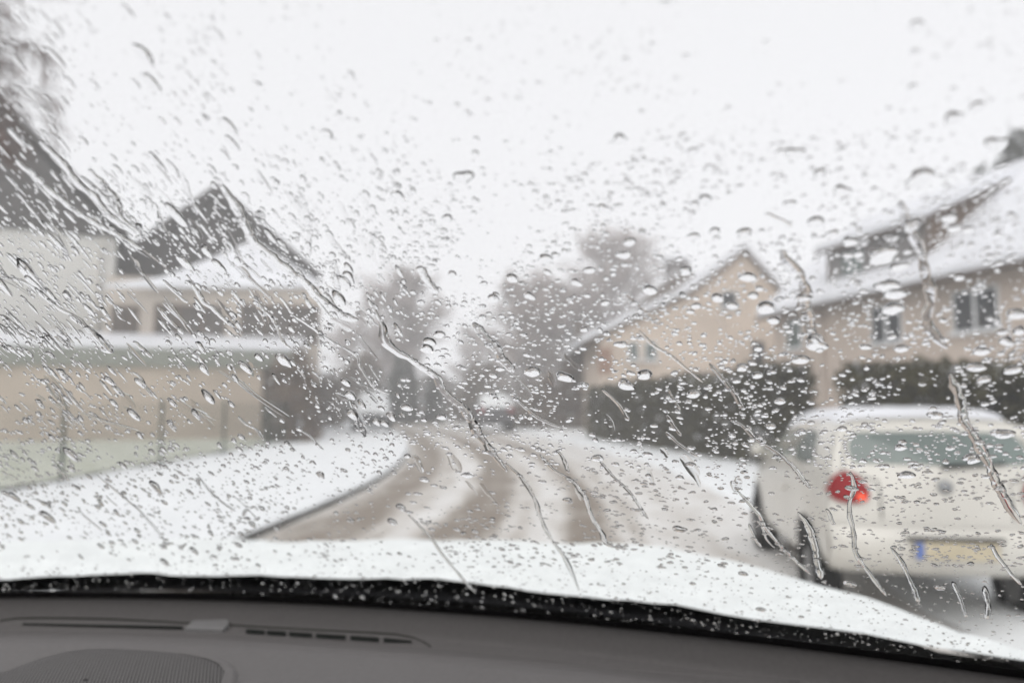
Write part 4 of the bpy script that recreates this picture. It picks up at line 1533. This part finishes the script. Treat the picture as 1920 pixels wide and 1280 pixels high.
# rivulets
RIV = [
    ([(28, 300), (60, 328), (110, 372), (165, 412), (220, 442), (268, 470)], 9, 'over the dark roof of the nearest left house'),
    ([(72, 265), (110, 300), (145, 345), (178, 372), (205, 405), (255, 440)], 10, 'along the roof edge of the nearest left house'),
    ([(165, 318), (190, 345), (212, 372), (222, 405), (268, 446)], 9, 'ending between the two dark left gables'),
    ([(416, 348), (438, 382), (462, 428), (474, 452), (520, 492), (568, 528), (600, 562), (640, 592), (672, 600)], 12, 'along the roof edge of the pointed dark gable'),
    ([(0, 521), (40, 528), (72, 548), (108, 578), (150, 602), (205, 662)], 6, 'from the white wall down to the snowy wing roof'),
    ([(0, 590), (30, 612), (70, 640)], 6, 'at the foot of the white wall'),
    ([(160, 612), (182, 634), (206, 664)], 12, 'thick and short beside the downpipe foot'),
    ([(250, 640), (268, 656), (284, 672)], 7, 'short, over the end of the snowy wing roof'),
    ([(305, 525), (340, 560), (352, 566)], 5, 'over the snowy lower roof, left one'),
    ([(350, 515), (380, 565), (400, 580), (420, 600), (440, 615)], 6, 'over the window band'),
    ([(465, 540), (492, 580), (512, 600), (530, 640), (545, 655)], 4, 'over the last window of the band'),
    ([(545, 590), (580, 612), (612, 635), (640, 652)], 4, 'where the window band ends'),
    ([(690, 560), (716, 612), (728, 648), (765, 672), (792, 690), (818, 708), (836, 738), (862, 760), (884, 790), (902, 822), (926, 852), (950, 885)], 10, 'from the frosted trees down to the road'),
    ([(888, 605), (912, 635), (934, 662), (962, 700)], 10, 'over the broad frosted tree'),
    ([(786, 500), (800, 525), (818, 552)], 10, 'short, over the narrow frosted tree'),
    ([(640, 650), (668, 668), (676, 690), (700, 725), (730, 740)], 4, 'over the far car on the left'),
    ([(958, 738), (985, 765), (1005, 782), (1050, 802)], 6, 'above the far car on the right'),
    ([(1466, 470), (1476, 492), (1498, 520), (1512, 548), (1508, 575), (1516, 605), (1528, 636)], 11, 'thick, left of the dormer and the pale downpipe'),
    ([(1434, 402), (1452, 410), (1470, 416), (1484, 428)], 6, 'thin and crooked above the cream gable'),
    ([(1688, 378), (1698, 410), (1712, 442), (1728, 476), (1738, 520), (1746, 560), (1738, 598), (1752, 628), (1776, 655)], 9, 'long, across the dormer front'),
    ([(1782, 700), (1790, 722), (1800, 752), (1808, 788), (1832, 826), (1852, 866), (1866, 900), (1884, 935), (1915, 985)], 9, 'long, across the rear window of the parked car'),
    ([(1198, 620), (1222, 646), (1258, 668), (1282, 688), (1318, 718)], 4, 'thin, over the cream wall'),
    ([(1330, 682), (1352, 708), (1378, 742), (1394, 770)], 6, 'from the cream wall onto the hedge'),
    ([(1128, 730), (1160, 760), (1178, 790)], 5, 'short, over the left end of the hedge'),
    ([(1248, 808), (1272, 832), (1310, 858)], 5, 'over the foot of the hedge'),
    ([(1368, 788), (1396, 802), (1420, 826), (1460, 852), (1492, 882), (1520, 918)], 6, 'from the hedge onto the side of the parked car'),
    ([(1594, 885), (1602, 915), (1592, 948), (1600, 1000), (1606, 1040), (1636, 1082), (1662, 1118)], 5, 'across the left tail light of the parked car'),
    ([(1496, 960), (1516, 988), (1528, 1022), (1532, 1052), (1540, 1086)], 8, 'over the rear wheel of the parked car'),
    ([(1382, 920), (1420, 962), (1442, 1000), (1486, 1046), (1520, 1078)], 5, 'over the front wheel of the parked car'),
    ([(1012, 852), (1036, 880), (1072, 902), (1098, 936), (1108, 968), (1128, 1000), (1140, 1022), (1178, 1030)], 6, 'over the right wheel track in the road'),
    ([(948, 868), (982, 902), (1004, 940), (1016, 976), (1034, 1012), (1062, 1052), (1086, 1108)], 5, 'over the middle wheel track and the bonnet'),
    ([(1122, 862), (1148, 892), (1182, 926), (1216, 975)], 4, 'over the snow right of the wheel tracks'),
    ([(765, 965), (800, 1000), (830, 1040), (868, 1086), (892, 1112)], 4, 'over the bonnet snow, left one'),
    ([(180, 890), (238, 938), (272, 968), (310, 1016)], 3, 'thin, over the snowy verge, left one'),
    ([(368, 888), (402, 930), (442, 960)], 3, 'thin, over the snowy verge, right one'),
    ([(1672, 1028), (1692, 1058), (1712, 1098), (1722, 1130)], 5, 'below the blue end of the number plate'),
    ([(1858, 1020), (1872, 1045), (1892, 1072), (1916, 1098)], 5, 'below the right end of the number plate'),
    ([(1786, 1090), (1800, 1122), (1812, 1158)], 5, 'over the dark gap below the bumper'),
    ([(1846, 1098), (1852, 1130), (1850, 1162)], 6, 'over the bonnet corner by the bumper'),
]
NHAND = len(RIV)
rt_ = random.Random(5)
for i in range(30):
    px, py = rt_.uniform(-5, 720), rt_.uniform(150, 1000)
    if rt_.random() < 0.25:
        px = rt_.uniform(980, 1560); py = rt_.uniform(640, 1000)
    dx, dy = flow(px, py)
    ln = rt_.uniform(25, 75)
    pts = [(px, py)]
    for j in range(3):
        k1 = rt_.gauss(0, 0.16)
        px += (dx - dy * k1) * ln / 3; py += (dy * 0.85 + dx * k1) * ln / 3
        pts.append((px, py))
    RIV.append((pts, rt_.uniform(2.2, 5.0), 'short thin trickle on windscreen ' + zone(*pts[1])))
def smooth_line(pts, n_):
    o_ = []
    k_ = len(pts)
    for i in range(k_ - 1):
        p0 = pts[max(0, i - 1)]; p1 = pts[i]; p2 = pts[i + 1]; p3 = pts[min(k_ - 1, i + 2)]
        for j in range(n_):
            s_ = j / n_
            o_.append(tuple(0.5 * ((2 * p1[c]) + (-p0[c] + p2[c]) * s_ + (2 * p0[c] - 5 * p1[c] + 4 * p2[c] - p3[c]) * s_ ** 2 + (-p0[c] + 3 * p1[c] - 3 * p2[c] + p3[c]) * s_ ** 3) for c in (0, 1)))
    o_.append(pts[-1])
    return o_
for i, (pts, wd, lab) in enumerate(RIV):
    rg = random.Random(i + 40)
    line = smooth_line(pts, 9)
    NS = 9
    vs, fs, sm = [], [], []
    cen = []
    for (px, py) in line:
        x, t, D = hit(px, py)
        cen.append((glass(x, t), gnormal(x, t), D, px, py))
    k_ = len(cen)
    bs = []
    for j, (p_, n_, D, px, py) in enumerate(cen):
        tg = (cen[min(k_ - 1, j + 1)][0] - cen[max(0, j - 1)][0]).normalized()
        sd_ = n_.cross(tg).normalized()
        f = j / (k_ - 1)
        taper = min(1, 0.35 + f * 5) * min(1, math.sqrt(max(0.0, (1 - f)) * 9) if f < 1 else 0.0)
        if j == 0: taper = 0.08
        if j == k_ - 1: taper = 0.08
        wm = wd * D / F * ((1.0 if pts[0][0] < 700 or wd > 8 else 0.85) if i < NHAND else 0.8) * taper * (1 + 0.38 * nz(px, py, i, 0.045) + 0.22 * nz(px, py, i + 9, 0.16))
        sh = 0.35 * wm * nz(px, py, i + 30, 0.05)
        hz = wm * 0.34
        for q_ in range(NS):
            a_ = -1 + 2 * q_ / (NS - 1)
            a2 = math.sin(a_ * math.pi / 2)
            vs.append(p_ + n_ * (OFF + hz * (1 - a2 * a2) ** 0.8) + sd_ * (a2 * wm + sh))
        bs.append((p_ + n_ * OFF - sd_ * (wm - sh), p_ + n_ * OFF + sd_ * (wm + sh)))
    for j in range(k_ - 1):
        for q_ in range(NS - 1):
            fs.append((j * NS + q_, (j + 1) * NS + q_, (j + 1) * NS + q_ + 1, j * NS + q_ + 1)); sm.append(True)
    b0 = len(vs)
    for l_, r_ in bs:
        vs += [l_, r_]
    for j in range(k_ - 1):
        fs.append((b0 + 2 * j, b0 + 2 * j + 1, b0 + 2 * j + 3, b0 + 2 * j + 2)); sm.append(False)
    fs.append(tuple(range(NS))); sm.append(False)
    fs.append(tuple((k_ - 1) * NS + q_ for q_ in range(NS - 1, -1, -1))); sm.append(False)
    me = bpy.data.meshes.new('water_trickle')
    me.from_pydata([tuple(v) for v in vs], [], fs)
    me.polygons.foreach_set('use_smooth', sm)
    me.materials.append(M['water'])
    me.update()
    o_ = bpy.data.objects.new('water_trickle', me)
    COL.objects.link(o_)
    tag(o_, lab if i >= NHAND else 'trickle of water on the windscreen ' + lab, 'trickle', lab.replace('trickle', 'trickles') if i >= NHAND else 'trickles running down the windscreen')

# ------------------------------------------------------------------ haze
hz_ = MB()
hz_.box(-420, 420, -70, 450, -1.0, 21.0)
m = bpy.data.materials.new('snowy_haze')
m.use_nodes = True
n = m.node_tree
n.nodes.clear()
o_ = n.nodes.new('ShaderNodeOutputMaterial')
v_ = n.nodes.new('ShaderNodeVolumePrincipled')
v_.inputs['Color'].default_value = (0.97, 0.97, 0.98, 1)
v_.inputs['Density'].default_value = 0.0057
n.links.new(v_.outputs[0], o_.inputs['Volume'])
M['haze'] = m
ho = hz_.build('haze', 'haze')
tag(ho, 'pale snowy mist over the whole street', 'haze', None, 'stuff')
